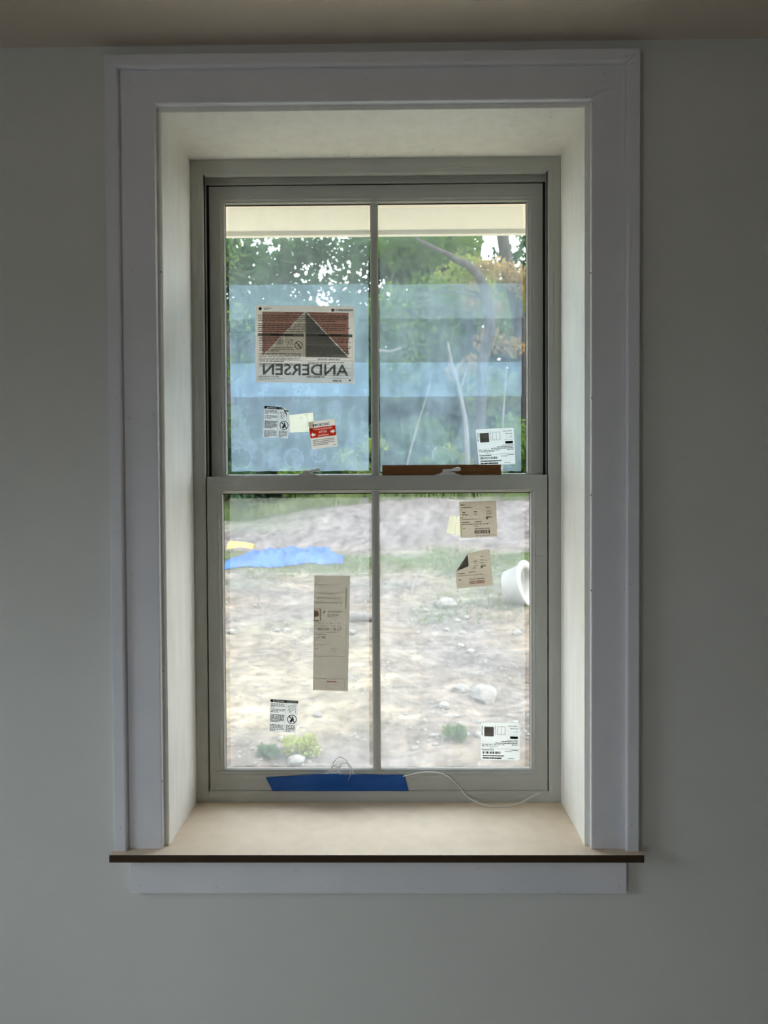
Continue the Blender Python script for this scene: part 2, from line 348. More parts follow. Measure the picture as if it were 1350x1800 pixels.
# a filler smear at the head corner's inner mitre
# ------------------------------------------------------------------ lining boards of the opening
tr2 = tag(empty('trim_2', ((JX0+JX1)/2, JD/2, JZ0)), 'deep white primed lining boards inside the window opening', 'jamb lining', kind='structure')
for nm, (xa, xb), d in (('side_jamb', (JX0-jt, JX0), 1), ('side_jamb', (JX1, JX1+jt), -1)):
    xin = JX0 if d == 1 else JX1; xout = xin-d*jt
    MB().prism([(xout, 0, JZ0), (xin, 0, JZ0), (xin, JD, JZ0), (xout, JD, JZ0)],
               [(xout, 0, JZ1+jt), (xin, 0, JZ1), (xin, JD, JZ1), (xout, JD, JZ1+jt)]).build(nm, MAT['jamb'], tr2)
MB().prism([(JX0-jt+.0004, 0, JZ1+jt), (JX0+.0004, 0, JZ1), (JX0+.0004, JD, JZ1), (JX0-jt+.0004, JD, JZ1+jt)],
           [(JX1+jt-.0004, 0, JZ1+jt), (JX1-.0004, 0, JZ1), (JX1-.0004, JD, JZ1), (JX1+jt-.0004, JD, JZ1+jt)]).build('head_jamb', MAT['jamb'], tr2)
b = MB()
for (x, y) in ((455, 268), (590, 271), (613, 272), (645, 271), (658, 272), (672, 271), (760, 262), (968, 206), (980, 272)):
    c = CAM + (P(x, y, 0)-CAM)*((JZ1-CAM.z)/(P(x, y, 0)-CAM).z); r = .0010
    b.add([(c.x+r*math.cos(a), c.y+2*r*math.sin(a), JZ1-.0003) for a in np.linspace(0, 2*math.pi, 9)[:8]], [tuple(range(8))])
tag(b.build('nail_holes', MAT['hole'], tr2, fix=False), kind='stuff')

# ------------------------------------------------------------------ window stool and apron
YN = -0.0502
sx0 = P(192, 1508, YN).x; sx1 = P(1132.5, 1508, YN).x; st = 0.0178
loop = [(sx0, YN), (sx1, YN), (sx1, -.0005), (JX1+jt-.001, -.0005), (JX1+jt-.001, JD), (JX0-jt+.001, JD), (JX0-jt+.001, -.0005), (sx0, -.0005)]
b = MB(); b.prism([(x, y, JZ0-st) for x, y in loop], [(x, y, JZ0-.0003) for x, y in loop])
st_o = b.build('trim_3', [MAT['mdf'], MAT['mdf_edge']])
for p in st_o.data.polygons:
    if abs(p.normal.z) < .5: p.material_index = 1
tag(st_o, 'raw brown fibreboard window stool with dark front edge', 'window sill', kind='structure')
ax0 = P(228, 1540, YC).x; ax1 = P(1101.5, 1540, YC).x; az0 = P(660, 1570.5, YC).z
tr4 = MB().box(ax0, ax1, YC, 0, az0, JZ0-st, 0.0015).build('trim_4', MAT['trim'])
tag(tr4, 'white primed flat apron board below the brown stool', 'apron', kind='structure')
holes([(246, 1557), (381, 1560), (883, 1564), (984, 1567), (1088, 1558), (563, 1560), (741, 1561), (520, 1530), (840, 1528), (250, 1517)], YC, tr4)

# ------------------------------------------------------------------ the double-hung window
Y0 = JD
win = tag(empty('window_1', ((JX0+JX1)/2, Y0+.06, JZ0)), 'grey white double hung window with two sashes and a centre bar each', 'window', kind='structure')
fr = (JX0, JX1, JZ0, JZ1); e = .0006
member('top', fr, [(-.018, Y0+e), (.018, Y0+e), (.0195, Y0+.003), (.033, Y0+.011), (.037, Y0+.016), (.037, Y0+.024), (-.018, Y0+.024)], 'frame_head', MAT['frame'], win)
member('bottom', fr, [(-.018, Y0+e), (.013, Y0+e), (.016, Y0+.002), (.0275, Y0+.007), (.0275, Y0+.11), (-.018, Y0+.13)], 'frame_sill', MAT['frame'], win)
YL, YU = Y0+.0125, Y0+.052
INL = (P(365.4, 1100, YL).x-JX0 + JX1-P(961.8, 1100, YL).x)/2; INU = (P(367, 600, YU).x-JX0 + JX1-P(956.3, 600, YU).x)/2
print('insets', INL, INU)
side_prof = [(-.018, Y0+e), (.016, Y0+e), (.0185, Y0+.003), (.020, Y0+.0022), (INL-.0030, Y0+.009), (INL-.0030, Y0+.022), (-.018, Y0+.022)]
for s in ('left', 'right'): member(s, fr, side_prof, 'frame_stop', MAT['frame'], win)
# jambs behind the stops, parting track beside the upper sash, head stop
for d, xj in ((1, JX0), (-1, JX1)):
    MB().box(min(xj-d*.018, xj+d*.026), max(xj-d*.018, xj+d*.026), Y0+.022, WT-.002, JZ0+.02, JZ1-.02).build('frame_jamb', MAT['frame'], win)
    def strip(i0, i1, ya, yb, nm, mt):
        xa, xb = sorted((xj+d*i0, xj+d*i1)); MB().box(xa, xb, Y0+ya, Y0+yb, JZ0+.03, JZ1-.03).build(nm, mt, win)
    strip(.012, INL-.0004, .0225, .0240, 'dark_gap_strip', MAT['gasket'])  # these black strips are added so the gaps round the sashes look dark
    strip(INU-.0085, INU-.0028, .044, .050, 'jamb_track', MAT['frame'])
    strip(INU-.006, INU+.004, .0505, .0515, 'dark_gap_strip', MAT['gasket'])
zs = P(660, 322.5, Y0+.05).z
MB().box(JX0+.026, JX1-.026, Y0+.046, Y0+.056, zs, JZ1-.02, .0015).build('head_stop', MAT['frame'], win)
MB().box(JX0-.01, JX1+.01, Y0+.024, WT-.002, JZ1-.012, JZ1+.016).build('frame_head', MAT['frame'], win)
MB().box(JX0+.02, JX1-.02, Y0+.057, Y0+.060, zs-.004, JZ1-.02).build('dark_gap_strip', MAT['gasket'], win)

def sash(name, X0, X1, Z0, Z1, yf, thick, gx0, gx1, gz0, gz1, ztop_rail, zbot_rail, lab, mx):
    """X,Z outer; g* visible glass; rails end where the bead begins"""
    s = empty(name, ((X0+X1)/2, yf+thick/2, Z0), win); s['label'] = lab
    bl, br = gx0-.0125, gx1+.0125
    MB().box(X0, bl, yf, yf+thick, Z0, Z1, .0012).build('stile', MAT['sash'], s)
    MB().box(br, X1, yf, yf+thick, Z0, Z1, .0012).build('stile', MAT['sash'], s)
    MB().box(bl, br, yf, yf+thick, ztop_rail, Z1, .0008).build('top_rail', MAT['sash'], s)
    MB().box(bl, br, yf, yf+thick, Z0, zbot_rail, .0008).build('bottom_rail', MAT['sash'], s)
    r = (bl, br, zbot_rail, ztop_rail); yg = yf+.020
    def bead(side, w):
        member(side, r, [(-.002, yf+.0012), (.0008, yf+.0012), (.0022, yf+.0005), (w*.72, yf+.0075), (w*.80, yf+.0065), (w, yf+.012), (w, yg-.0005), (-.002, yg-.0005)], 'glazing_bead', MAT['sash'], s)
    for sd in ('left', 'right'): bead(sd, .0125)
    bead('top', ztop_rail-gz1); bead('bottom', gz0-zbot_rail)
    MB().box(bl-.004, br+.004, yg, yg+.003, zbot_rail-.004, ztop_rail+.004).build('glass_pane', MAT['glass'], s)
    g = MB()                                             # dark sealing strip round the glass edge
    q = .0028
    for (a, c, d, f) in ((gx0-.001, gx0+q*.35, gz0, gz1), (gx1-q*.35, gx1+.001, gz0, gz1), (gx0, gx1, gz1-q, gz1+.001)):
        g.box(a, c, yg-.0018, yg-.0003, d, f)
    g.build('gasket', MAT['gasket'], s)
    # centre bar: rounded section, inside; a plain one outside
    hw = .0108; pr = [(-hw, yg-.0004), (-hw, yf+.009), (-hw*.72, yf+.0055), (-hw*.35, yf+.0035), (hw*.35, yf+.0035), (hw*.72, yf+.0055), (hw, yf+.009), (hw, yg-.0004)]
    za, zb = zbot_rail+.001, ztop_rail-.001
    MB().prism([(mx+x, y, za) for x, y in pr], [(mx+x, y, zb) for x, y in pr]).build('muntin', MAT['sash'], s)
    MB().box(mx-.008, mx+.008, yg+.0035, yg+.012, gz0-.006, gz1+.006).build('outer_muntin', MAT['sash'], s)
    return s, yg

YL, YU = Y0+.0125, Y0+.052
mz = P(660, 836, YL).z
low, YGL = sash('lower_sash', JX0+INL, JX1-INL, P(660, 1391, YL).z, mz, YL, .034,
     P(394.5, 1100, YL+.012).x, P(932, 1100, YL+.012).x, P(660, 1350, YL+.012).z, P(660, 866, YL+.012).z, P(660, 860.5, YL).z, P(660, 1361.5, YL).z,
     'lower sash with wider bottom rail', (P(661, 1100, YL).x))
upx = P(658.5, 600, YU).x
upp, YGU = sash('upper_sash', JX0+INU, JX1-INU, mz-.035, P(660, 325, YU).z, YU, .034,
     P(397.5, 600, YU+.012).x, P(925.5, 600, YU+.012).x, P(660, 833, YU+.012).z, P(660, 357, YU+.012).z, P(660, 346.5, YU).z, P(660, 838.5, YU).z,
     'upper sash set behind the lower one', upx)
def sash_lock(px, w, flip, lab):
    c = P(px, 833, YL+.018); c.z = mz+.0003; f = -1 if flip else 1
    b = MB(); prof = [(-.034, 0), (-.034, .0016), (-.024, .0030), (-.019, .0068), (-.013, .0078), (.013, .0078), (.019, .0068), (.024, .0030), (.034, .0016), (.034, 0)]
    b.prism([(c.x+x, c.y-.011, c.z+z) for x, z in prof], [(c.x+x, c.y+.011, c.z+z) for x, z in prof])
    o = b.build('sash_lock', MAT['lock'], win, origin=c); o['label'] = lab
    b = MB(); b.tube([c+Vector((0, 0, .0075)), c+Vector((0, 0, .0135))], [.0085, .0075], 16)
    tip = [(-.014, .0115, .0035), (-.004, .0118, .0042), (.008, .0128, .0034), (.015, .0142, .0034), (.020, .0155, .0046), (.027, .0163, .0054), (.032, .0160, .0050), (.0348, .0155, .0026)]
    b.tube([c+Vector((f*x, -.004, z)) for x, z, r in tip], [r for x, z, r in tip], 12)
    b.build('lock_lever', MAT['lock'], o, smooth=True)
sash_lock(541, 0, False, 'left sash lock on the meeting rail')
sash_lock(787, 0, False, 'right sash lock in front of the wood strip')

# ------------------------------------------------------------------ protective films on the outer face of the glass
def film(name, lab, strips, mat, yg):
    e0 = None
    for i, (l, t, r, bt) in enumerate(strips):
        y = yg+.0036+.0006*i
        a, c = P(l, (t+bt)/2, y).x, P(r, (t+bt)/2, y).x; z1, z0 = P((l+r)/2, t, y).z, P((l+r)/2, bt, y).z
        if e0 is None: e0 = tag(empty(name, ((a+c)/2, y, z0)), lab, 'film', 'protective films on the window glass')
        b = MB(); n = 24; vs = []; 
        for k in range(n+1):
            x = a+(c-a)*k/n; vs += [(x, y, z1+random.uniform(-.0008, .0008)), (x, y, z0+random.uniform(-.0008, .0008))]
        b.add(vs, [(2*k, 2*k+1, 2*k+3, 2*k+2) for k in range(n)])
        b.build('film_strip', MAT['film_top'] if t < 400 else mat, e0, fix=False)
film('protective_film', 'bluish protective film on the upper left glass behind the big printed sheet', [(402, 364, 648, 561), (404, 500, 648, 697), (406, 638, 648, 828)], MAT['film_left'], YGU)
film('protective_film', 'bluish protective film on the upper right glass behind the brown wood strip', [(667, 364, 919, 560), (667, 499, 917, 697), (668, 637, 916, 829)], MAT['film_up'], YGU)
film('protective_film', 'milky protective film on the lower left glass behind the tall leaflet', [(404, 875, 649, 1009.2), (404, 1008, 649, 1144.2), (405, 1143, 649, 1346)], MAT['film_low'], YGL)
film('protective_film', 'milky protective film on the lower right glass behind the square tan labels', [(669, 873, 922, 1010.2), (669, 1009, 922, 1144.2), (670, 1143, 923, 1347)], MAT['film_low'], YGL)

# ------------------------------------------------------------------ printed sheets
_tc = {}
def text_mesh(s, bold=False):
    k = (s, bold)
    if k not in _tc:
        c = bpy.data.curves.new('t', 'FONT'); c.body = s; c.size = 1.0; c.resolution_u = 3; c.offset = 0.018 if bold == 'wide' else 0.0
        o = bpy.data.objects.new('t', c); COL.objects.link(o); dg = bpy.context.evaluated_depsgraph_get()
        me = bpy.data.meshes.new_from_object(o.evaluated_get(dg))
        v = np.array([tuple(q.co)[:2] for q in me.vertices]); f = [tuple(p.vertices) for p in me.polygons]
        bpy.data.objects.remove(o); bpy.data.curves.remove(c); bpy.data.meshes.remove(me)
        v = (v-v.min(0))/(v.max(0)-v.min(0)); _tc[k] = (v, f)
    return _tc[k]
class Sheet:
    INK = ['ink', 'ink_grey', 'ink_faint', 'ink_pale', 'ink_brown', 'ink_red', 'ink_white', 'show_red', 'show_grey', 'show_light', 'paper_grey']
    def __init__(s, name, lab, cat, tl, tr, br, bl, y, mat, group=None, bow=0.0, outline=None):
        s.c = [P(*q, y-.0012) for q in (tl, tr, br, bl)]; s.bow = bow; s.pm = MB(); s.layer = .00012
        b = MB()
        if outline is None:
            n = 10; vs = [s.at(i/n, j/n, 0) for j in range(n+1) for i in range(n+1)]
            b.add(vs, [(j*(n+1)+i, j*(n+1)+i+1, (j+1)*(n+1)+i+1, (j+1)*(n+1)+i) for j in range(n) for i in range(n)])
        else: b.add([s.at(u, v, 0) for u, v in outline], [tuple(range(len(outline)))])
        s.o = tag(b.build(name, mat, fix=False), lab, cat, group)
    def at(s, u, v, off):
        a = s.c[0].lerp(s.c[1], u); d = s.c[3].lerp(s.c[2], u); p = a.lerp(d, v)
        return p + Vector((0, -off - s.bow*4*u*(1-u) , 0))
    def poly(s, pts, ink, lay=1):
        s.pm.mi = s.INK.index(ink); s.pm.add([s.at(u, v, s.layer*lay) for u, v in pts], [tuple(range(len(pts)))])
    def rect(s, u0, v0, u1, v1, ink, lay=1): s.poly([(u0, v0), (u0, v1), (u1, v1), (u1, v0)], ink, lay)
    def box(s, u0, v0, u1, v1, ink, w=.004, asp=1.0):
        h = w*asp
        s.rect(u0, v0, u1, v0+h, ink, 2); s.rect(u0, v1-h, u1, v1, ink, 2); s.rect(u0, v0, u0+w, v1, ink, 2); s.rect(u1-w, v0, u1, v1, ink, 2)
    def text(s, t, u0, v0, u1, v1, ink, mirror=False, bold=False, rot=False, lay=3):
        v, f = text_mesh(t, bold); s.pm.mi = s.INK.index(ink)
        for k in ((-1, 0, 1) if bold is True else (0,)):         # heavy lettering: struck three times, a hair apart
            e = k*.05*abs((v1-v0) if rot else (u1-u0))/max(4, len(t)); s._lay(v, f, (u0, v0, u1, v1), mirror, rot, lay, (0, e) if rot else (e, 0))
    def _lay(s, v, f, uv, mirror, rot, lay, sh):
        u0, v0, u1, v1 = uv; u0 += sh[0]; u1 += sh[0]; v0 += sh[1]; v1 += sh[1]; q = []
        for a, b_ in v:
            if rot: uu, vv = u0+(u1-u0)*(1-b_), v1-(v1-v0)*a
            else: uu, vv = u0+(u1-u0)*((1-a) if mirror else a), v1-(v1-v0)*b_
            q.append(s.at(uu, vv, s.layer*lay))
        s.pm.add(q, f)
    def knockout(s, outer, items, ink, lay=1):
        """inked area with lettering and shapes left as bare paper"""
        loops = [outer]
        for it in items:
            if isinstance(it, list): loops.append(it); continue
            t, u0, v0, u1, v1 = it; v, f = text_mesh(t); cnt = {}
            for fc in f:
                for a, b_ in zip(fc, fc[1:]+fc[:1]): cnt[(a, b_)] = 1
            nxt = {a: b_ for (a, b_) in cnt if (b_, a) not in cnt}
            while nxt:
                a0 = next(iter(nxt)); lp = []; a = a0
                while a in nxt: lp.append(a); a = nxt.pop(a)
                if len(lp) > 2: loops.append([(u0+(u1-u0)*v[i][0], v1-(v1-v0)*v[i][1]) for i in lp])
        c = bpy.data.curves.new('k', 'CURVE'); c.dimensions = '2D'; c.fill_mode = 'BOTH'
        for lp in loops:
            sp = c.splines.new('POLY'); sp.points.add(len(lp)-1); sp.use_cyclic_u = True
            for q, (u, v_) in zip(sp.points, lp): q.co = (u*10, v_*10, 0, 1)
        o = bpy.data.objects.new('k', c); COL.objects.link(o); dg = bpy.context.evaluated_depsgraph_get()
        me = bpy.data.meshes.new_from_object(o.evaluated_get(dg)); s.pm.mi = s.INK.index(ink)
        s.pm.add([s.at(q.co.x/10, q.co.y/10, s.layer*lay) for q in me.vertices], [tuple(p.vertices) for p in me.polygons])
        bpy.data.objects.remove(o); bpy.data.curves.remove(c); bpy.data.meshes.remove(me)
    def lines(s, u0, v0, u1, v1, n, ink, fill=.45, gap=.012, last=.6, lay=2):
        """body text too small to read: rows of word-long strokes"""
        for i in range(n):
            v = v0+(v1-v0)*(i+.25)/n; h = (v1-v0)/n*fill; u = u0; end = u1 if i < n-1 else u0+(u1-u0)*last
            end -= random.uniform(0, .06)*(u1-u0)
            while u < end-.01:
                w_ = min(random.uniform(.02, .085), end-u); s.rect(u, v, u+w_, v+h, ink, lay); u += w_+gap
    def ring(s, cu, cv, ru, rv, ink, w=.16, n=24, lay=3):
        s.pm.mi = s.INK.index(ink); vs = []
        for k in range(n):
            a = 2*math.pi*k/n
            for q in (1, 1-w): vs.append(s.at(cu+ru*q*math.cos(a), cv+rv*q*math.sin(a), s.layer*lay))
        s.pm.add(vs, [(2*k, 2*k+1, (2*k+3) % (2*n), (2*k+2) % (2*n)) for k in range(n)])
    def stroke(s, u0, v0, u1, v1, w, ink, lay=3, asp=1.0):
        dx, dy = u1-u0, (v1-v0)/asp; l = math.hypot(dx, dy) or 1; nx, ny = -dy/l*w/2, dx/l*w/2*asp
        s.poly([(u0+nx, v0+ny), (u0-nx, v0-ny), (u1-nx, v1-ny), (u1+nx, v1+ny)], ink, lay)
    def bars(s, u0, v0, u1, v1, ink, n=22, vertical=True, lay=2):
        t = 0.0; k = 0
        while t < 1:
            w_ = random.choice((.02, .03, .05))*22/n
            a, b_ = t, min(1, t+w_)
            if vertical: s.rect(u0+(u1-u0)*a, v0, u0+(u1-u0)*b_, v1, ink, lay)
            else: s.rect(u0, v0+(v1-v0)*a, u1, v0+(v1-v0)*b_, ink, lay)
            t += w_+random.choice((.015, .02, .03))*22/n
    def done(s): s.pm.build('print', [MAT[k] for k in s.INK], s.o, fix=False)

# big instruction sheet with the reversed print showing through
S = Sheet('instruction_sheet', 'large printed sheet with red and grey triangles and reversed lettering on upper glass', 'sheet', (449, 536.5), (623.5, 538.5), (623, 674.5), (449.5, 672), YGU, MAT['paper'])
L0, R0, Tt, Bb, Mx = .068, .938, .083, .655, .505
S.poly([(L0, Tt), (L0, Bb), (Mx-.012, Tt)], 'show_red'); S.poly([(Mx+.012, Tt), (R0, Bb-.01), (R0, Tt)], 'show_red')
S.poly([(L0+.02, Bb-.01), (Mx, Bb+.0), (Mx, Tt)], 'show_light'); S.poly([(Mx, Tt), (Mx, Bb+.01), (R0, Bb+.008)], 'show_grey')
S.poly([(.025, .045), (.048, .018), (.071, .045), (.060, .045), (.060, .065), (.036, .065), (.036, .045)], 'ink')
S.lines(.085, .03, .16, .06, 2, 'ink_grey', .5)
S.rect(.765, .034, .795, .068, 'ink'); S.poly([(.772, .06), (.789, .06), (.789, .04)], 'paper_grey', 2)
S.text('\\', .800, .036, .812, .064, 'ink'); S.text('|', .818, .036, .824, .064, 'ink'); S.text('ANDERSEN', .832, .036, .978, .064, 'ink', bold=True)
S.text('Important Information / Información importante', .305, .083, .705, .109, 'ink', bold=True)
S.lines(.025, .118, .975, .212, 4, 'ink_grey', .42, .008, .85); S.lines(.025, .228, .96, .350, 5, 'ink_grey', .42, .008, .8)
for (a, c, t) in ((.022, .488, 'WARNING / ADVERTENCIA'), (.505, .978, 'WARNING / ADVERTENCIA')):
    S.rect(a, .362, c, .397, 'show_grey', 2); S.text(t, a+.13, .369, a+.36, .390, 'ink', bold=True, lay=3)
S.box(.022, .397, .488, .765, 'ink_faint', .0025); S.box(.505, .397, .978, .665, 'ink_faint', .0025); S.box(.505, .672, .978, .935, 'ink_faint', .0025)
S.lines(.035, .405, .285, .53, 6, 'ink_grey', .42, .008); S.lines(.035, .535, .40, .60, 3, 'ink_grey', .42, .008)
S.lines(.035, .615, .475, .735, 6, 'ink_grey', .42, .008); S.lines(.035, .745, .47, .80, 3, 'ink_faint', .4, .008)
S.lines(.518, .405, .968, .50, 5, 'ink_grey', .42, .008); S.lines(.518, .515, .968, .645, 6, 'ink_grey', .42, .008)
S.text('IMPORTANT / IMPORTANTE', .63, .682, .852, .70, 'ink', bold=True); S.rect(.51, .705, .975, .709, 'ink_faint', 2)
S.lines(.525, .718, .93, .76, 2, 'ink_grey', .42, .008); 
for v in (.80, .845, .868, .895): S.rect(.52, v, .965, v+.005, 'ink_faint', 2)
S.lines(.515, .905, .83, .93, 1, 'ink_faint', .6, .008)
S.ring(.435, .512, .041, .053, 'ink'); S.stroke(.41, .475, .46, .55, .008, 'ink', asp=1.3)
for q in ((.42, .50, .44, .49), (.44, .49, .45, .53), (.425, .53, .445, .54), (.43, .49, .43, .54)): S.stroke(*q, .004, 'ink_grey')
for q in ((.305, .40, .335, .42), (.335, .42, .375, .445), (.375, .445, .37, .51), (.305, .41, .31, .48), (.32, .43, .345, .50), (.345, .45, .32, .53), (.36, .45, .355, .52), (.31, .48, .335, .47)): S.stroke(*q, .004, 'ink_grey')
S.stroke(.355, .452, .382, .441, .006, 'ink')
S.text('ANDERSEN', .072, .755, .938, .902, 'show_grey', mirror=True, bold='wide', lay=1)
S.text('LOVE THE LIFE YOU LIVE', .025, .914, .235, .932, 'ink', bold=True); S.lines(.025, .94, .29, .97, 2, 'ink_faint', .4)
S.lines(.78, .955, .93, .98, 1, 'ink_grey', .5); S.poly([(.94, .95), (.965, .95), (.955, .972)], 'ink', 2)
S.done()

def warning_sticker(lab, tl, tr, br, bl, yg, torn):
    S = Sheet('warning_sticker', lab, 'sticker', tl, tr, br, bl, yg, MAT['paper_grey'], outline=[(0, 0), (.70, 0), (.80, .03), (1, .10), (1.02, .35), (1.06, .55), (1.04, .75), (.98, 1), (.62, .98), (.5, .985), (0, 1)] if torn else None)
    S.knockout([(0, 0), (.58, 0), (.58, .085), (0, .085)], [('WARNING', .17, .022, .50, .064), [(.09, .066), (.12, .018), (.15, .066)]], 'ink')
    S.rect(.58, .0, .72 if torn else 1, .085, 'ink_grey'); 
    if not torn: S.text('WARNING', .66, .026, .92, .062, 'ink_white')
    S.lines(.03, .11, .55, .25, 4, 'ink', .55, .02, .3); S.lines(.03, .28, .55, .40, 3, 'ink', .55, .02); S.lines(.03, .45, .55, .70, 6, 'ink', .6, .015)
    S.lines(.03, .76, .55, .98, 5, 'ink', .55, .02, .4); S.stroke(.58, .09, .565, .99, .008, 'ink_grey', 2)
    S.lines(.62, .75, .96, .97, 5, 'ink', .55, .02)
    S.ring(.82, .58, .175, .145, 'ink', .15); S.stroke(.70, .48, .94, .68, .035, 'ink', asp=.9); S.poly([(.74, .62), (.82, .56), (.84, .66), (.76, .68)], 'ink', 3); S.poly([(.80, .50), (.84, .48), (.90, .60), (.86, .62)], 'ink', 3)
    for q in ((.62, .20, .95, .12), (.64, .32, .80, .22), (.80, .22, .92, .17), (.70, .38, .86, .26), (.90, .20, .93, .38), (.66, .14, .74, .38)): S.stroke(*q, .015, 'ink_grey', 2)
    if torn: S.stroke(.76, .04, .92, .24, .03, 'ink', 4); S.stroke(.72, .05, .78, .03, .02, 'ink_grey', 4); S.rect(.85, .09, .99, .14, 'ink_grey', 3)
    S.ring(.24, .58, .20, .11, 'ink_grey', .1)
    S.done()
warning_sticker('black and white warning sticker with bent corner beside the cream note on upper glass', (465, 713.5), (508, 716.5), (506.5, 771), (463, 769), YGU, True)
warning_sticker('black and white warning sticker lying flat low on the lower left glass', (475.5, 1229), (524.5, 1232), (520, 1289), (472.5, 1285.5), YGL, False)

S = Sheet('sticky_note', 'blank cream paper note between the torn and red stickers on upper glass', 'note', (508, 729.5), (550.5, 725), (553, 758), (509.5, 760.5), YGU+.0004, MAT['cream'])
S.stroke(.76, .06, .70, .99, .022, 'ink_white', 2); S.stroke(.63, .06, .73, .17, .012, 'ink_faint', 2); S.stroke(.46, .16, .52, .26, .012, 'ink_faint', 2); S.stroke(.5, .2, .47, .3, .012, 'ink_faint', 2); S.done()

S = Sheet('clip_sticker', 'tilted white sticker with red arrow band and the word IMPORTANT on upper glass', 'sticker', (541.5, 742), (588, 736), (594, 784), (548.5, 790), YGU-.0003, MAT['paper'])
S.text('IMPORTANT', .16, .10, .80, .20, 'ink', bold=True)
S.knockout([(.005, .235), (.995, .235), (.995, .60), (.005, .60)], [('Remove packing clips', .14, .258, .86, .345), ('AFTER', .34, .37, .66, .455), ('installation', .30, .49, .70, .57),
    [(.03, .48), (.13, .40), (.13, .45), (.21, .45), (.21, .52), (.13, .52), (.13, .56)], [(.97, .445), (.87, .36), (.87, .41), (.79, .41), (.79, .48), (.87, .48), (.87, .53)]], 'ink_red')
S.lines(.08, .66, .92, .90, 4, 'ink_grey', .42, .012, .7); S.rect(.80, .935, .95, .955, 'ink_grey', 2); S.done()

def shipping_label(lab, tl, tr, br, bl, yg, num):
    S = Sheet('shipping_label', lab, 'label', tl, tr, br, bl, yg, MAT['paper_white'], 'white shipping labels on the right panes', outline=[(.03, 0), (.97, 0), (1, .03), (1, .97), (.97, 1), (.03, 1), (0, .97), (0, .03)])
    S.text(num, .02, .10, .06, .335, 'ink', bold=True, rot=True); S.bars(.09, .11, .335, .37, 'ink_grey', 16, False)
    S.rect(.09, .11, .335, .37, 'ink_faint', 1)
    S.text('# JL2001', .36, .07, .40, .33, 'ink', rot=True)
    S.box(.43, .10, .63, .32, 'ink_grey', .009, 1.0); S.rect(.525, .10, .533, .32, 'ink_grey', 2)
    S.text('BOX NEW', .72, .075, .95, .10, 'ink', bold=True); S.text('BOX 56', .77, .14, .95, .17, 'ink', bold=True); S.lines(.90, .205, .95, .225, 1, 'ink_grey'); S.text('1 1 57', .80, .24, .95, .265, 'ink')
    S.text('BOX# TYP', .74, .315, .95, .335, 'ink'); S.rect(.755, .36, .955, .43, 'ink', 2)
    S.lines(.67, .455, .97, .475, 1, 'ink', .7, .01, 1); S.lines(.53, .49, .97, .515, 1, 'ink', .7, .01, 1); S.lines(.37, .53, .97, .555, 1, 'ink', .7, .01, 1)
    S.rect(.01, .56, .98, .566, 'ink_grey', 2); S.lines(.03, .58, .64, .605, 1, 'ink', .7, .02, 1); S.lines(.80, .58, .97, .605, 1, 'ink', .7, .02, 1)
    S.lines(.03, .615, .47, .64, 1, 'ink', .7, .02, 1); S.lines(.23, .665, .42, .685, 1, 'ink_grey', .6); S.rect(.01, .705, .98, .711, 'ink_grey', 2)
    S.lines(.03, .72, .36, .745, 1, 'ink', .8, .004, 1); S.lines(.62, .755, .80, .775, 1, 'ink_grey', .7, .004, 1); S.lines(.79, .725, .97, .75, 1, 'ink', .7, .005, 1)
    S.bars(.05, .775, .52, .84, 'ink', 16); S.lines(.05, .865, .63, .905, 1, 'ink', .8, .006, 1); S.lines(.05, .925, .55, .97, 1, 'ink', .8, .006, 1); S.lines(.70, .945, .86, .965, 1, 'ink_grey', .7, .005, 1)
    S.done()
shipping_label('white shipping label with barcodes on upper right glass above the wood strip', (836, 755), (903, 751.5), (906.5, 815.5), (842, 818), YGU, '877223')
shipping_label('white shipping label with barcodes in the bottom right corner of lower glass', (845, 1270), (913.5, 1271), (913.5, 1336.5), (845, 1335), YGL, '877224')

S = Sheet('tan_label', 'square tan printed label with yellowed tape behind it high on lower right glass', 'label', (807, 882), (872, 880), (874.5, 943), (809.5, 946), YGL-.0004, MAT['paper_tan'], outline=[(.03, 0), (.97, 0), (1, .03), (1, .97), (.97, 1), (.03, 1), (0, .97), (0, .03)])
def tan_print(S, ink, ink2):
    S.lines(.04, .07, .14, .11, 1, ink, .7, .01, 1); S.lines(.04, .14, .32, .18, 1, ink2, .7, .01, 1); S.lines(.04, .22, .08, .25, 1, ink, .7)
    S.lines(.08, .28, .16, .31, 1, ink, .8, .01, 1); S.lines(.06, .34, .24, .38, 1, ink2, .7, .01, 1); S.lines(.06, .42, .10, .45, 1, ink2, .7)
    S.lines(.40, .26, .48, .30, 1, ink, .8, .01, 1); S.lines(.40, .33, .48, .37, 1, ink2, .8, .01, 1); S.rect(.72, .175, .83, .195, ink, 2)
    for v in (.26, .33, .41): S.lines(.73, v, .87, v+.035, 1, ink2, .7, .02, 1)
    S.rect(.71, .445, .86, .465, ink, 2); S.rect(.71, .465, .76, .505, ink, 2)
    S.lines(.06, .475, .56, .51, 1, ink2, .5, .01, 1); S.lines(.06, .55, .26, .59, 1, ink, .7, .01, 1); S.lines(.40, .54, .60, .58, 1, ink2, .7, .01, 1); S.lines(.06, .61, .80, .65, 1, ink, .6, .025, 1)
    S.lines(.40, .67, .48, .70, 1, ink, .7, .01, 1); S.lines(.40, .74, .82, .775, 1, ink2, .8, .01, 1); S.rect(.08, .725, .14, .75, ink, 2)
    S.bars(.39, .80, .81, .90, ink, 14); S.lines(.42, .935, .95, .965, 1, ink2, .6, .03, 1)
tan_print(S, 'ink_grey', 'ink_faint'); S.done()
S = Sheet('tape_piece', 'short yellowed tape piece sticking out left of the square tan label', 'tape', (791, 905.5), (812, 909), (812, 942), (784.5, 937), YGL+.0003, MAT['clear_tape'])
S.stroke(.60, 0, .52, 1, .05, 'ink_white', 2); S.done()

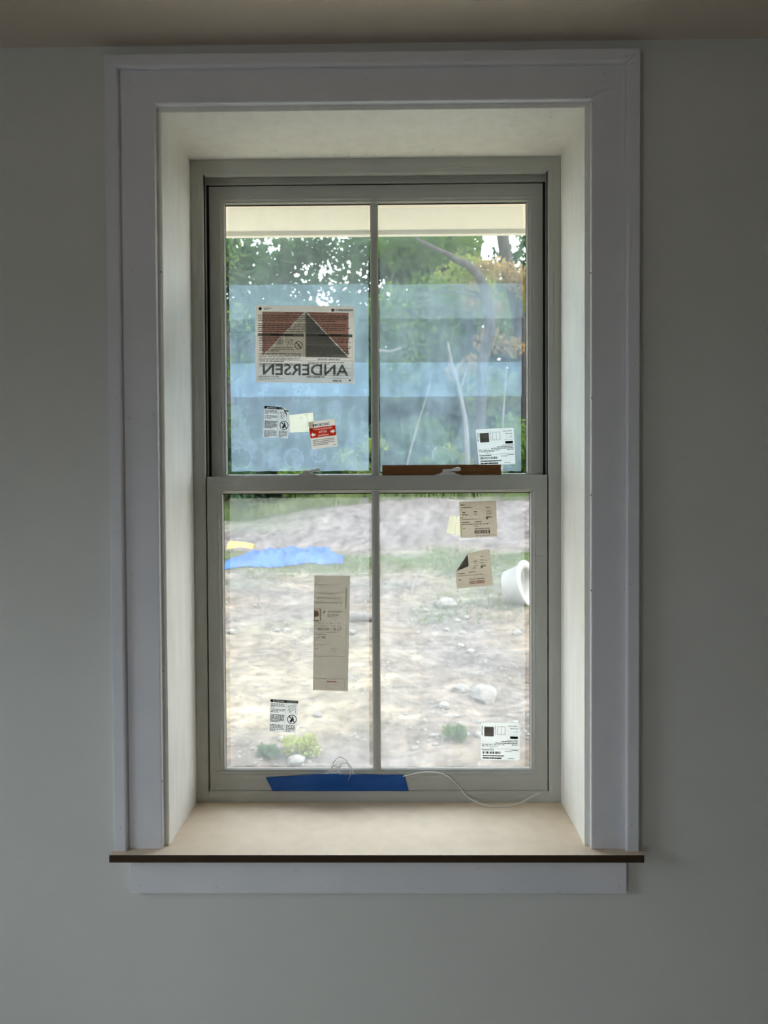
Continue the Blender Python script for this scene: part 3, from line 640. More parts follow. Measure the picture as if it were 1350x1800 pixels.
fold = (.31, .135), (.0, .54), (.34, .39)
S = Sheet('tan_label', 'tan printed label with its upper left corner curled over on lower right glass', 'label', (798, 971), (862, 965), (867, 1029), (803, 1034.5), YGL-.0002, MAT['paper_tan'],
          outline=[(.36, .08), (.70, .015), (.94, 0), (.98, .02), (1, .97), (.98, 1), (.03, 1), (0, .97), (0, .56), (.04, .50)])
for v in (.28, .34, .40, .46): S.lines(.48+.05*(.5-v)*4, v, .60+.05*(.5-v)*4, v+.03, 1, 'ink_pale', .7, .03, 1)
S.rect(.70, .18, .80, .195, 'ink_grey', 2)
for v in (.26, .33, .40): S.lines(.71, v, .84, v+.035, 1, 'ink_pale', .7, .02, 1)
S.rect(.70, .445, .84, .462, 'ink_faint', 2); S.rect(.70, .462, .75, .50, 'ink_faint', 2); S.lines(.06, .58, .26, .62, 1, 'ink_faint', .7, .01, 1); S.lines(.36, .56, .56, .60, 1, 'ink_pale', .7, .01, 1)
S.lines(.06, .64, .78, .68, 1, 'ink_pale', .6, .025, 1); S.lines(.36, .76, .80, .79, 1, 'ink_faint', .7, .01, 1); S.bars(.36, .82, .78, .92, 'ink_brown', 14); S.rect(.08, .75, .12, .79, 'ink_faint', 2); S.done()
b = MB()                                                  # the curled corner stands off the glass
vs = []; n = 6
for i in range(n+1):
    t = i/n
    for (u, v, k) in ((.36, .08, 1-t), (.02, .52, 1-t)):
        pass
A0, A1, T0 = S.at(.37, .075, .0003), S.at(.02, .53, .0003), S.at(.36, .40, .010)
for i in range(n+1):
    t = i/n; l = A0.lerp(A1, .03+0*t).lerp(T0, t); r = A1.lerp(A0, .03).lerp(T0, t); h = math.sin(t*math.pi*.8)*.006
    vs += [l+Vector((0, -h, 0)), r+Vector((0, -h, 0))]
b.add(vs, [(2*i, 2*i+1, 2*i+3, 2*i+2) for i in range(n)])
b.build('curled_corner', MAT['paper_back'], S.o, fix=False, smooth=True)['label'] = 'dark curled corner'

S = Sheet('leaflet', 'tall narrow tan leaflet with faint thank you text on lower left glass', 'leaflet', (552.5, 1011.5), (615.5, 1012), (611.5, 1215), (550, 1213), YGL, MAT['paper_leaf'])
S.lines(.02, .075, .36, .085, 1, 'ink_faint', .4, .01, 1); S.lines(.02, .09, .36, .096, 1, 'ink_pale', .5, .01, 1); S.lines(.72, .135, .84, .142, 1, 'ink_faint', .7, .01, 1)
S.text('Thank you for', .14, .140, .70, .170, 'ink_faint'); S.text('selecting quality', .08, .181, .74, .211, 'ink_faint'); S.text('Andersen products', .02, .221, .80, .251, 'ink_faint')
S.rect(.885, .10, .90, .285, 'ink_grey', 2); S.rect(.915, .05, .92, .98, 'ink_pale', 2)
S.box(-.0, .287, .20, .398, 'ink_brown', .015, .30); S.rect(.18, .290, .195, .395, 'ink_grey', 3); S.rect(.0, .390, .14, .398, 'ink_grey', 3)
S.poly([(.0, .305), (.09, .305), (.14, .318), (.15, .335), (.14, .352), (.09, .362), (0, .362)], 'ink_brown', 2); S.rect(0, .318, .10, .350, 'ink_pale', 3)
S.poly([(.25, .325), (.31, .325), (.31, .303)], 'ink_grey', 2); S.text('ANDERSEN', .38, .303, .80, .322, 'ink_faint'); S.lines(.38, .33, .70, .362, 3, 'ink_faint', .45, .01)
S.lines(.14, .412, .82, .42, 1, 'ink_grey', .4, .06, 1); S.lines(.14, .432, .82, .44, 1, 'ink_faint', .5, .03, 1)
S.text('301:70 - 8 27', .10, .452, .78, .476, 'ink_faint', bold=True); S.lines(.14, .488, .72, .496, 1, 'ink_pale', .5, .02, 1); S.rect(.02, .51, .36, .514, 'ink_faint', 2)
S.text('1.46', .14, .525, .34, .547, 'ink_faint', bold=True); S.lines(.02, .56, .32, .566, 1, 'ink_pale', .5); S.rect(.02, .60, .38, .603, 'ink_faint', 2); S.lines(.02, .635, .24, .645, 1, 'ink_faint', .5); S.lines(.52, .628, .78, .638, 1, 'ink_faint', .4); S.lines(.52, .65, .78, .658, 1, 'ink_faint', .4)
S.rect(.02, .70, .9, .703, 'ink_pale', 2); S.rect(.02, .895, .9, .898, 'ink_pale', 2); S.lines(.40, .91, .66, .926, 1, 'ink_brown', .8, .012, 1); S.box(.39, .925, .90, .985, 'ink_faint', .006, .3); S.done()

# ------------------------------------------------------------------ wood strip, tape, cable
x0, x1 = P(672, 825, Y0+.056).x, P(881, 825, Y0+.056).x; zt = P(776, 817, Y0+.054).z; zr = P(660, 838.5, YU).z
b = MB(); prof = [(x0, zr), (x0, zt), (x1, zt)] + [(x1+random.uniform(-.0022, .0012), zt+(zr-zt)*k/8) for k in range(1, 9)]
b.prism([(x, YU+.002, z) for x, z in prof], [(x, YU+.011, z) for x, z in prof])
tag(b.build('wood_strip', MAT['wood']), 'dark brown wood strip standing on the meeting rail at the right', 'wood strip')

yt = YL-.0012
edge_t = [(467, 1366.5), (500, 1364.5), (540, 1362.5), (560, 1360.5), (585, 1360), (612, 1362), (640, 1361), (680, 1362), (700, 1361.5), (711, 1363)]
edge_b = [(481, 1394), (511, 1395.5), (545, 1396), (560, 1396.5), (585, 1397), (612, 1397.3), (640, 1398), (680, 1396.5), (705, 1395.5), (719.5, 1394.5)]
NX, NZ = 60, 8; vs = []
def interp(tab, t):
    k = t*(len(tab)-1); i = min(int(k), len(tab)-2); f = k-i; return (tab[i][0]+(tab[i+1][0]-tab[i][0])*f, tab[i][1]+(tab[i+1][1]-tab[i][1])*f)
for i in range(NX+1):
    t = i/NX; a = interp(edge_t, t); c = interp(edge_b, t)
    for j in range(NZ+1):
        s = j/NZ; px = a[0]+(c[0]-a[0])*s; py = a[1]+(c[1]-a[1])*s
        bulge = .017*math.exp(-((px-585)/38)**2)*math.exp(-(s/.45)**2)              # lifts over the bundled cable
        bulge += .006*max(0, math.sin((px-690)/7))*math.exp(-((px-705)/12)**2)*(1-s)
        bulge += .0010*(noise.noise(Vector((px*.02, s*3, 0)))+.5) + (.004*max(0, s-.86)/.14 if s > .86 else 0)
        vs.append(P(px, py, yt-bulge))
b = MB(); b.add(vs, [(i*(NZ+1)+j, (i+1)*(NZ+1)+j, (i+1)*(NZ+1)+j+1, i*(NZ+1)+j+1) for i in range(NX) for j in range(NZ)])
tp = tag(b.build('painters_tape', MAT['tape'], fix=False, smooth=True), 'strip of blue masking tape across the bottom rail of the lower sash', 'tape')
yc = YL-.0035
def pz(px, py, y): return P(px, py, y)
run = [(704, 1366, yc), (720, 1362, yc), (745, 1357.5, yc), (765, 1357.5, yc), (782, 1362, yc), (797, 1372, yc), (810, 1387, yc), (822, 1401, Y0-.006), (840, 1411, Y0-.022), (860, 1416.5, Y0-.032),
       (885, 1417, Y0-.032), (910, 1412.5, Y0-.025), (930, 1403, Y0-.008), (943, 1396.5, Y0-.001), (952, 1394.5, Y0+.008)]
pts = [P(*q) for q in run]
for q in pts: q.z = max(q.z, JZ0+.0016)
b = MB(); b.tube(smooth_line(pts, 6), .0016, 8)
for lp in ([(570, 1364), (578, 1356), (592, 1349), (598, 1354), (590, 1358), (578, 1360), (568, 1361)],
           [(585, 1366), (584, 1350), (588, 1338), (597, 1331), (607, 1335), (613, 1347), (616, 1360), (612, 1370)],
           [(590, 1352), (600, 1343), (611, 1342), (618, 1350), (622, 1362)],
           [(574, 1360), (582, 1350), (590, 1346), (598, 1350), (596, 1355), (600, 1362), (604, 1368)],
           [(576, 1362), (584, 1354), (594, 1352), (599, 1347), (597, 1342), (588, 1345), (582, 1352), (588, 1364)]):
    b.tube(smooth_line([P(px, py, yc-.002-.002*math.sin(k*1.3)-.006*math.exp(-((px-590)/25)**2)*(1 if py > 1358 else .4)) for k, (px, py) in enumerate(lp)], 6), .0011, 8)
cab = tag(b.build('sensor_cable', MAT['cable'], smooth=True), 'thin white cable bundled behind blue tape and drooping onto the brown stool', 'cable')

# ------------------------------------------------------------------ outside: eave
ye = .80; ze = P(660, 405, ye).z
ev = tag(empty('eave', ((JX0+JX1)/2, .6, ze)), 'cream roof eave with flat soffit above the window outside', 'eave', kind='structure')
MB().box(-3.2, 3.2, WT+.001, ye, ze, ze+.02).build('soffit_board', MAT['soffit'], ev)
MB().box(-3.2, 3.2, ye, ye+.022, P(660, 412.5, ye).z, ze+.20).build('fascia_board', MAT['soffit'], ev)
MB().box(-3.2, 3.2, WT, ye+.02, ze+.20, ze+.23).build('roof_edge', MAT['siding'], ev)
# ------------------------------------------------------------------ outside: ground
DT = [(0, -2.2), (5.5, -2.1), (9, -1.86), (12, -1.50), (14, -1.22), (15.2, -1.10), (18.2, -0.12), (20, 0.02), (26, 0.3), (60, 2.5)]
def gz(x, Y, rough=True):
    d = Y+1.8
    for (a, za), (c, zc) in zip(DT, DT[1:]):
        if d <= c: t = (d-a)/(c-a); t = t*t*(3-2*t) if 15.0 < d < 20 else t; z = za+(zc-za)*t; break
    else: z = DT[-1][1]
    if d > 15: z += -.42*min(1, (d-15)/3)*min(1, max(0, -.4-x)/3.2)
    if rough:
        z += .10*noise.noise(Vector((x*.5, Y*.5, 3))) + .05*noise.noise(Vector((x*1.7, Y*1.7, 7))) + .02*noise.noise(Vector((x*5, Y*5, 1)))
    return z
def img(x, Y, z):
    v = Vector((x, Y, z))-CAM; k = v.dot(FW); return 675+FPX*v.dot(RT)/k, 900-FPX*v.dot(UP)/k
def soil_col(x, Y):
    n1 = noise.noise(Vector((x*.9, Y*.9, 11))); n2 = noise.noise(Vector((x*2.4, Y*2.4, 4))); n3 = noise.noise(Vector((x*.35, Y*.35, 9)))
    d = Y+1.8
    c = Vector((.112, .088, .068))
    grey = Vector((.086, .076, .076)); pale = Vector((.145, .117, .084)); green = Vector((.046, .066, .030)); lil = Vector((.094, .080, .078))
    t = max(0, min(1, .5+1.5*n1)); c = c.lerp(grey, t*.75)
    # sunlight painted as a paler patch, left half of the near yard, ragged edge
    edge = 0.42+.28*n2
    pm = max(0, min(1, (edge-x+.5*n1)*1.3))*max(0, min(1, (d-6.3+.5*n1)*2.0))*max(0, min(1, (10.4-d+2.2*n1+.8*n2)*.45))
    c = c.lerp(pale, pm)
    c = c.lerp(Vector((.56, .48, .35)), max(0, min(1, (5.3-d+.3*n2)*2)))      # bright strip added along the house, out of view, to bounce light
    if d > 15.2: c = c.lerp(lil, min(1, (d-15.2)/.8))
    g = max(0, 1-abs(d-14.2)/1.1)*.9 + max(0, min(1, (n3+.15)*2))*max(0, 1-abs(d-12.3)/1.6)*.6 + max(0, n1-.25)*1.2*(1 if 9.5 < d < 14 else .1)
    if d > 19.5: g += .7
    g += max(0, min(1, (d-16.5)))*max(0, min(1, (-1.2-x)/1.5))*.7
    c = c.lerp(green, max(0, min(1, g*(.75+.5*n2))))
    return c*.93*(1+.42*n2)*(1+.45*noise.noise(Vector((x*6, Y*5, 8))))*(1+.3*noise.noise(Vector((x*1.1+9, Y*1.6, 5))))  # random dirt tones; the darker patches also stand for shade on the ground
ds = list(np.geomspace(1.2, 21.5, 190)) + list(np.linspace(22.2, 60, 24))
us = np.linspace(-1, 1, 131); us = np.sign(us)*(np.abs(us)**1.5)
b = MB(); cols = []
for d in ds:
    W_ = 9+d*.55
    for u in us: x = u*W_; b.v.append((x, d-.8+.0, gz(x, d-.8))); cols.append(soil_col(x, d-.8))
nu = len(us)
b.f = [(j*nu+i, j*nu+i+1, (j+1)*nu+i+1, (j+1)*nu+i) for j in range(len(ds)-1) for i in range(nu-1)]; b.m = [0]*len(b.f)
gr = b.build('ground', MAT['ground'], smooth=True, fix=False)
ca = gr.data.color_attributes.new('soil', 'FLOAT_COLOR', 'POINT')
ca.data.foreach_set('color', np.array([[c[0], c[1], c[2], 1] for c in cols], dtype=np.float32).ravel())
tag(gr, 'bare dirt yard rising to a bank outside the window', 'ground', kind='structure')
def on_ground(px, py):
    """where the sight line through px, py meets the yard"""
    d = (P(px, py, 1)-CAM).normalized(); t = 3.0
    while t < 60:
        q = CAM+d*t
        if q.z < gz(q.x, q.y): return Vector((q.x, q.y, gz(q.x, q.y)))
        t += .02
    return CAM+d*20

# ------------------------------------------------------------------ leaves and plants
def leaf_arrays(centres, radii, n, size, flat=.8, droop=0.0):
    """n leaf quads spread through blobs; returns verts (4n,3)"""
    centres = np.array(centres); radii = np.array(radii); wgt = radii**2; idx = rng.choice(len(centres), n, p=wgt/wgt.sum())
    dirs = rng.normal(size=(n, 3)); dirs /= np.linalg.norm(dirs, axis=1)[:, None]; rr = rng.random(n)**.45
    c = centres[idx]+dirs*(radii[idx]*rr)[:, None]*np.array([1, 1, flat])
    a = rng.normal(size=(n, 3)); a[:, 2] -= .5; a /= np.linalg.norm(a, axis=1)[:, None]
    q = rng.normal(size=(n, 3)); q -= a*(q*a).sum(1)[:, None]; q /= np.linalg.norm(q, axis=1)[:, None]
    s = size*(.6+.8*rng.random(n))[:, None]
    v = np.empty((n, 4, 3)); v[:, 0] = c-a*s*.5; v[:, 1] = c+q*s*.27; v[:, 2] = c+a*s*.5; v[:, 3] = c-q*s*.27
    return v.reshape(-1, 3)
def leaf_obj(name, v, mat, parent):
    n = len(v)//4; me = bpy.data.meshes.new(name); o0 = ORG[parent]; v = v-np.array(o0)
    me.vertices.add(4*n); me.vertices.foreach_set('co', v.ravel().astype(np.float32))
    me.loops.add(4*n); me.loops.foreach_set('vertex_index', np.arange(4*n, dtype=np.int32))
    me.polygons.add(n); me.polygons.foreach_set('loop_start', np.arange(0, 4*n, 4, dtype=np.int32))
    me.update(calc_edges=True); me.validate(); me.materials.append(mat)
    o = bpy.data.objects.new(name, me); COL.objects.link(o); o.parent = parent; ORG[o] = o0
    o['kind'] = 'stuff'; return o
def tree(lab, base, trunk, rads, blobs, n, size, leaf, bark, group=None, name='tree', limbs=4):
    t = tag(empty(name, base), lab, 'tree', group)
    b = MB(); b.tube(smooth_line(trunk, 4), list(np.interp(np.linspace(0, 1, (len(trunk)-1)*4+1), np.linspace(0, 1, len(rads)), rads)), 9); b.build('trunk', bark, t, smooth=True)
    tv = [Vector(q) for q in trunk]
    for k in range(min(limbs, len(blobs))):
        c = Vector(blobs[k][0]); s = min(tv[1:], key=lambda q: (q-c).length if q.z < c.z else 99); m = s.lerp(c, .5)+Vector((0, 0, .3))
        r = rads[-1]*.7; MB().tube(smooth_line([s, m, c], 4), list(np.linspace(r, r*.3, 9)), 6).build('branch', bark, t, smooth=True)
    if n: leaf_obj('foliage', leaf_arrays([q[0] for q in blobs], [q[1] for q in blobs], n, size), leaf, t)
    return t
def blobs_px(lst, Y): return [(P(px, py, Y), r) for px, py, r in lst]

# forest behind: a row of trees at 28-34 m
G1 = 'tall trees of the wood behind the yard'
for k in range(11):
    x = -15+3*k+random.uniform(-.6, .6); Y = random.uniform(26, 32); z0 = gz(x, Y)
    h = random.uniform(8.5, 11.5)
    bl = [(Vector((x+random.uniform(-2.2, 2.2), Y+random.uniform(-1.5, 1.5), z0+random.uniform(.4, h))), random.uniform(1.0, 1.9)) for _ in range(15)] + [(Vector((x+random.uniform(-2, 2), Y+random.uniform(-1, 1), z0+random.uniform(.2, 4))), random.uniform(1.2, 1.8)) for _ in range(7)]
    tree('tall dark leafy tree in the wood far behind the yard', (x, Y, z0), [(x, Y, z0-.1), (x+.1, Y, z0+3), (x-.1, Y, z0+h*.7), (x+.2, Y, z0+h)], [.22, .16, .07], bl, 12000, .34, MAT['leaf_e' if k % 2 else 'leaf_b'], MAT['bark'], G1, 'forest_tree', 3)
for k in range(9):
    x = -17+4.2*k+random.uniform(-.8, .8); Y = random.uniform(36, 39); z0 = gz(x, Y); h = random.uniform(7, 9)
    bl = [(Vector((x+random.uniform(-2.4, 2.4), Y+random.uniform(-1, 1), z0+random.uniform(.2, h))), random.uniform(1.4, 2.0)) for _ in range(18)]
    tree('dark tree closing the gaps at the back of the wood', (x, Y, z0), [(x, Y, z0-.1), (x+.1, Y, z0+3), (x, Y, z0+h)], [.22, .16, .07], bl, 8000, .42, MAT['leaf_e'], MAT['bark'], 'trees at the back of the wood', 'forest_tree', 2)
# left: blue-green broadleaf with gaps of sky
Y = 20; z0 = gz(-3.0, Y)
tree('blue green broadleaf tree with gaps of sky, seen through the upper left glass', (-3.0, Y, z0), [(-3.0, Y, z0-.1), (-2.9, Y, 3), (-3.1, Y, 6), (-2.9, Y, 9)], [.2, .15, .06],
     blobs_px([(420, 440, .8), (470, 500, .9), (540, 440, .7), (600, 450, .8), (640, 430, .6), (430, 560, 1.0), (510, 560, .9), (600, 590, 1.1), (450, 640, 1.1), (560, 500, .45), (610, 530, .45), (520, 440, .6), (565, 435, .5), (500, 470, .5), (535, 512, .4), (560, 660, 1.2), (640, 660, .8), (380, 480, 1.0), (340, 560, 1.3), (320, 430, 1.2), (360, 680, 1.2)], Y), 18000, .15, MAT['leaf_b'], MAT['bark'])
Y = 19; z0 = gz(-4.6, Y)
tree('mid green broadleaf tree at the left edge of the upper left glass', (-4.6, Y, z0), [(-4.6, Y, z0-.1), (-4.4, Y, 3), (-4.7, Y, 7)], [.17, .12, .05],
     blobs_px([(360, 450, 1.1), (395, 560, .7), (400, 650, .7), (392, 740, .7), (330, 620, 1.3), (280, 500, 1.4), (250, 680, 1.5)], Y), 5000, .14, MAT['leaf_a'], MAT['bark'])
# right: green tree with thick bent trunk
Y = 17.5; tr_ = [(840, 800), (845, 720), (848, 640), (856, 605), (862, 575), (857, 525), (843, 488), (822, 466), (805, 458), (785, 446), (766, 438), (740, 425)]
pts = [P(x, y, Y) for x, y in tr_]; pts[0].z = gz(pts[0].x, Y)-.1
tree('green tree with dark bowed trunk, seen through the upper right glass', (pts[0].x, Y, pts[0].z), pts, [.12, .13, .14, .13, .10, .07, .05],
     blobs_px([(700, 440, .7), (745, 520, .8), (690, 540, .8), (770, 590, .8), (720, 610, .9), (800, 540, .5), (760, 440, .6), (820, 425, .5), (690, 660, .9)], Y+1.5), 9000, .13, MAT['leaf_a'], MAT['bark'], limbs=3)
# far right: yellowing tree with thick straight trunk
Y = 18.8; tr_ = [(935, 840), (930, 740), (922, 640), (912, 560), (898, 490), (886, 430), (878, 370)]
pts = [P(x, y, Y) for x, y in tr_]; pts[0].z = gz(pts[0].x, Y)-.1
tree('yellowing tree with thick grey trunk at the right edge of the upper right glass', (pts[0].x, Y, pts[0].z), pts, [.20, .19, .17, .16], 
     blobs_px([(880, 475, .42), (915, 490, .45), (850, 470, .3), (860, 600, .45), (900, 610, .35), (830, 640, .35), (800, 655, .3), (960, 500, .8), (870, 545, .3), (842, 505, .3), (825, 530, .3)], Y-.8), 2600, .12, MAT['leaf_d'], MAT['bark'], limbs=2)
Y = 21; z0 = gz(4.6, Y)
tree('yellow green broadleaf tree at the right edge of the glass behind the yellowing tree', (4.6, Y, z0), [(4.6, Y, z0-.1), (4.5, Y, 3), (4.7, Y, 7)], [.17, .12, .05],
     blobs_px([(930, 520, .9), (940, 600, .9), (880, 560, .8), (960, 680, 1.2), (860, 690, 1.0), (800, 500, .8), (840, 520, .7), (850, 480, .5), (815, 455, .5), (1010, 560, 1.4), (930, 760, 1.0)], Y), 8500, .15, MAT['leaf_c'], MAT['bark'])
# pale dead stem
Y = 16.9; pts = [P(x, y, Y) for x, y in ((824, 812), (820, 760), (813, 712), (804, 668), (795, 640), (787, 602))]; pts[0].z = gz(pts[0].x, Y)-.05
b = MB(); b.tube(smooth_line(pts, 4), list(np.linspace(.065, .018, 21)), 8)
t = tag(b.build('dead_tree', MAT['bark_pale'], smooth=True), 'slender pale dead stem standing before the trees in the upper right glass', 'tree')
MB().tube([P(808, 690, Y), P(818, 655, Y), P(828, 630, Y)], [.03, .018, .008], 6).build('branch', MAT['bark_pale'], t)
MB().tube([P(806, 675, Y), P(793, 650, Y), P(788, 625, Y)], [.025, .016, .008], 6).build('branch', MAT['bark_pale'], t)
Y = 17.2; pts = [P(x, y, Y) for x, y in ((880, 800), (884, 740), (888, 690), (890, 650))]; pts[0].z = gz(pts[0].x, Y)-.05
tag(MB().tube(smooth_line(pts, 3), list(np.linspace(.03, .01, 10)), 6).build('sapling', MAT['bark_pale']), 'thin pale bare sapling right of the slender dead stem', 'sapling')
Y = 17.0; pts = [P(x, y, Y) for x, y in ((700, 835), (722, 790), (738, 735), (752, 690), (760, 650))]; pts[0].z = gz(pts[0].x, Y)-.05
tag(MB().tube(smooth_line(pts, 3), list(np.linspace(.028, .008, 13)), 6).build('sapling', MAT['bark_pale']), 'thin leaning bare sapling left of the slender dead stem', 'sapling')
# pale crooked trunk behind the centre bars
Y = 17.4; pts = [P(x, y, Y) for x, y in ((661, 830), (660, 740), (657, 665), (659, 630), (668, 617), (686, 618), (706, 611))]; pts[0].z = gz(pts[0].x, Y)-.05
tag(MB().tube(smooth_line(pts, 4), list(np.linspace(.06, .025, 25)), 7).build('dead_tree', MAT['bark_pale'], smooth=True), 'crooked pale dead stem bending sideways behind the centre bar of the upper sash', 'tree')
# bushes along the crest
G2 = 'bushes along the top of the bank'
BUSHES = [(420, 780, .8, 18.5, 'leaf_e', 'dark bush below the torn warning sticker at the left'), (500, 760, 1.1, 19.3, 'leaf_e', 'big dark bush behind the red arrow sticker'), (580, 770, 1.0, 18.8, 'leaf_b', 'blue green bush right of the red arrow sticker'),
          (640, 800, .75, 18.0, 'leaf_c', 'yellow green bush just left of the upper centre bar'), (690, 790, .8, 18.2, 'leaf_b', 'blue green bush just right of the upper centre bar'), (745, 760, 1.0, 19.0, 'leaf_a', 'big green bush above the brown wood strip'),
          (800, 815, .55, 17.6, 'leaf_c', 'yellow green low bush left of the upper shipping label'), (760, 825, .5, 17.3, 'leaf_a', 'low green bush directly above the right sash lock'), (860, 790, .9, 18.6, 'leaf_b', 'blue green bush behind the upper shipping label'),
          (925, 790, .9, 18.3, 'leaf_a', 'green bush at the right edge of the upper sash'), (330, 780, 1.2, 18.6, 'leaf_a', 'large green bush beyond the left edge of the window'), (1000, 780, 1.2, 18.6, 'leaf_b', 'large blue green bush beyond the right edge of the window'),
          (420, 845, .5, 17.4, 'leaf_b', 'low bush at the left end of the meeting rail'), (520, 850, .45, 17.8, 'leaf_a', 'low bush behind the left sash lock')]
for k, (px, py, r, Y, m, lb) in enumerate(BUSHES):
    c = P(px, py, Y); z0 = gz(c.x, Y); 
    t = tag(empty('bush', (c.x, Y, z0)), lb, 'bush', G2)
    MB().tube([(c.x, Y, z0-.05), (c.x, Y, max(z0+.2, c.z-.2*r)), (c.x+.1, Y, max(z0+.4, c.z+.3*r))], [.04, .03, .015], 6).build('stem', MAT['bark'], t)
    bl = [(Vector((c.x+random.uniform(-.6, .6)*r, Y+random.uniform(-.4, .4)*r, z0+(max(c.z-z0, .3)+r*.6)*random.uniform(.15, 1))), r*.55) for _ in range(9)]
    leaf_obj('foliage', leaf_arrays([q[0] for q in bl], [q[1] for q in bl], int(2600*min(r, 1)), .10), MAT[m], t)

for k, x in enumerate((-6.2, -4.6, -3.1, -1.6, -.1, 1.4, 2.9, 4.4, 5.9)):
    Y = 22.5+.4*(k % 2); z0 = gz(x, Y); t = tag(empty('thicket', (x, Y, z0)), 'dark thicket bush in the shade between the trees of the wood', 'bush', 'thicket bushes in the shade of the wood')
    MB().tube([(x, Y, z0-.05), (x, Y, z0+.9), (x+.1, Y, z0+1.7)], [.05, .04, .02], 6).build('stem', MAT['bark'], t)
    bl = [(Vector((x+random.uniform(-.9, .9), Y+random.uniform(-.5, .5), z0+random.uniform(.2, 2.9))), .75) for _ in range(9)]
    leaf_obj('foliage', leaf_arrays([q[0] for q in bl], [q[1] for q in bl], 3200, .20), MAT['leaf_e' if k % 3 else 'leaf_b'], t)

# grass: green strip before the bank and on the crest
def grass(lab, pts, h, mat, name='grass'):
    n = len(pts); p = np.array(pts); a = rng.random(n)*2*np.pi; hh = h*(.5+rng.random(n)); w_ = .006+.012*rng.random(n)
    dx = np.stack([np.cos(a)*w_, np.sin(a)*w_, 0*a], 1); tip = p+np.stack([rng.normal(size=n)*hh*.35, rng.normal(size=n)*hh*.35, hh], 1)
    v = np.empty((n, 4, 3)); v[:, 0] = p-dx; v[:, 1] = p+dx; v[:, 2] = tip+dx*.2; v[:, 3] = tip-dx*.2
    e_ = empty('tmp', p.mean(0)); o = leaf_obj(name, v.reshape(-1, 3), mat, e_); o.parent = None; o.location = ORG[e_]; bpy.data.objects.remove(e_)
    return tag(o, lab, 'grass', kind='stuff')
pts = []
while len(pts) < 6000:
    x = random.uniform(-6, 6); Y = random.gauss(12.4, .55)
    if noise.noise(Vector((x*.8, Y*.8, 2))) > -.15 and Y < 13.6: pts.append((x, Y, gz(x, Y)-.01))
while len(pts) < 7500:
    x = random.uniform(-5, 5); Y = random.uniform(8.5, 12)
    if noise.noise(Vector((x*.35, Y*.35, 9))) > .12: pts.append((x, Y, gz(x, Y)-.01))
grass('strip of short green grass below the bank', pts, .06, MAT['grass'])
pts = []
while len(pts) < 7000:
    x = random.uniform(-7, 7); Y = random.uniform(16.3, 18.5)
    if x > -.9 and random.random() < .75: continue
    pts.append((x, Y, gz(x, Y)-.01))
grass('tall pale grass along the top of the bank', pts, .22, MAT['grass'])

# ------------------------------------------------------------------ tarp, sheeting, stones and rubbish in the yard
A = on_ground(392, 1001); B = on_ground(602, 990); n1, n2 = 70, 16; vs = []
dirx = (B-A); back = Vector((0, 1.15, 0))
for i in range(n1+1):
    t = i/n1; env = min(1, .25+2.2*t if t < .45 else 1.0)*(1 if t < .8 else max(.12, (1-t)/.2))
    for j in range(n2+1):
        s = j/n2; q = A+dirx*t+back*(s-.1)*(.55+.45*env)
        h = env*(math.sin(math.pi*s)**.7)*(.20+.09*noise.noise(Vector((t*9, s*3, 0)))+.09*noise.noise(Vector((t*26, s*7, 3)))) + .02*noise.noise(Vector((t*60, s*20, 5)))
        q.z = gz(q.x, q.y)+.015+max(0, h); vs.append(q)
b = MB(); b.add(vs, [(i*(n2+1)+j, (i+1)*(n2+1)+j, (i+1)*(n2+1)+j+1, i*(n2+1)+j+1) for i in range(n1) for j in range(n2)])
tag(b.build('tarp', MAT['tarp'], fix=False, smooth=True), 'crumpled blue tarp heaped on the grass at the foot of the bank', 'tarp')
A = on_ground(380, 988); B = on_ground(428, 983); vs = []
A.y += .9; B.y += .9
for i in range(13):
    for j in range(5):
        q = A.lerp(B, i/12)+Vector((0, .1*j, 0)); q.z = gz(q.x, q.y)+.10+.09*math.sin(math.pi*j/4)+.02*noise.noise(Vector((i*.6, j*.5, 0))); vs.append(q)
b = MB(); b.add(vs, [(i*5+j, (i+1)*5+j, (i+1)*5+j+1, i*5+j+1) for i in range(12) for j in range(4)])
tag(b.build('plastic_sheeting', MAT['yellow'], fix=False, smooth=True), 'yellow plastic sheeting behind the left end of the blue tarp', 'sheeting')
def rock_mesh(seed, sx, sy, sz):
    import bmesh
    bm = bmesh.new(); bmesh.ops.create_icosphere(bm, subdivisions=2, radius=1)
    for q in bm.verts:
        k = 1+.35*noise.noise(q.co*1.3+Vector((seed*3.1, 0, 0)))+.12*noise.noise(q.co*3.5+Vector((seed, 5, 0))); q.co = Vector((q.co.x*k*sx, q.co.y*k*sy, q.co.z*k*sz))
    me = bpy.data.meshes.new('stone'); bm.to_mesh(me); bm.free(); me.materials.append(MAT['stone']); return me
RM = [rock_mesh(i, 1, .8+.04*i, .55+.05*(i % 3)) for i in range(6)]
def stone(px, py, r, lab, group=None):
    p = on_ground(px, py); o = bpy.data.objects.new('stone', random.choice(RM)); COL.objects.link(o); o.location = p+Vector((0, 0, r*.22)); o.scale = (r, r, r); o.rotation_euler = (0, 0, random.uniform(0, 6.28))
    return tag(o, lab, 'stone', group)
stone(851, 1228, .15, 'largest grey stone right of centre in the lower right glass')
stone(811, 1216, .10, 'pale stone left of the largest grey stone in the yard')
stone(521, 1341, .075, 'rounded pale stone near the sill below the flat warning sticker')
stone(556, 1322, .05, 'small pale stone beside the green weed near the sill')
stone(786, 1066, .16, 'pale flat stone far out in the middle of the lower right glass')
stone(781, 1243, .06, 'small pale stone at the edge of the painted sunlit patch')
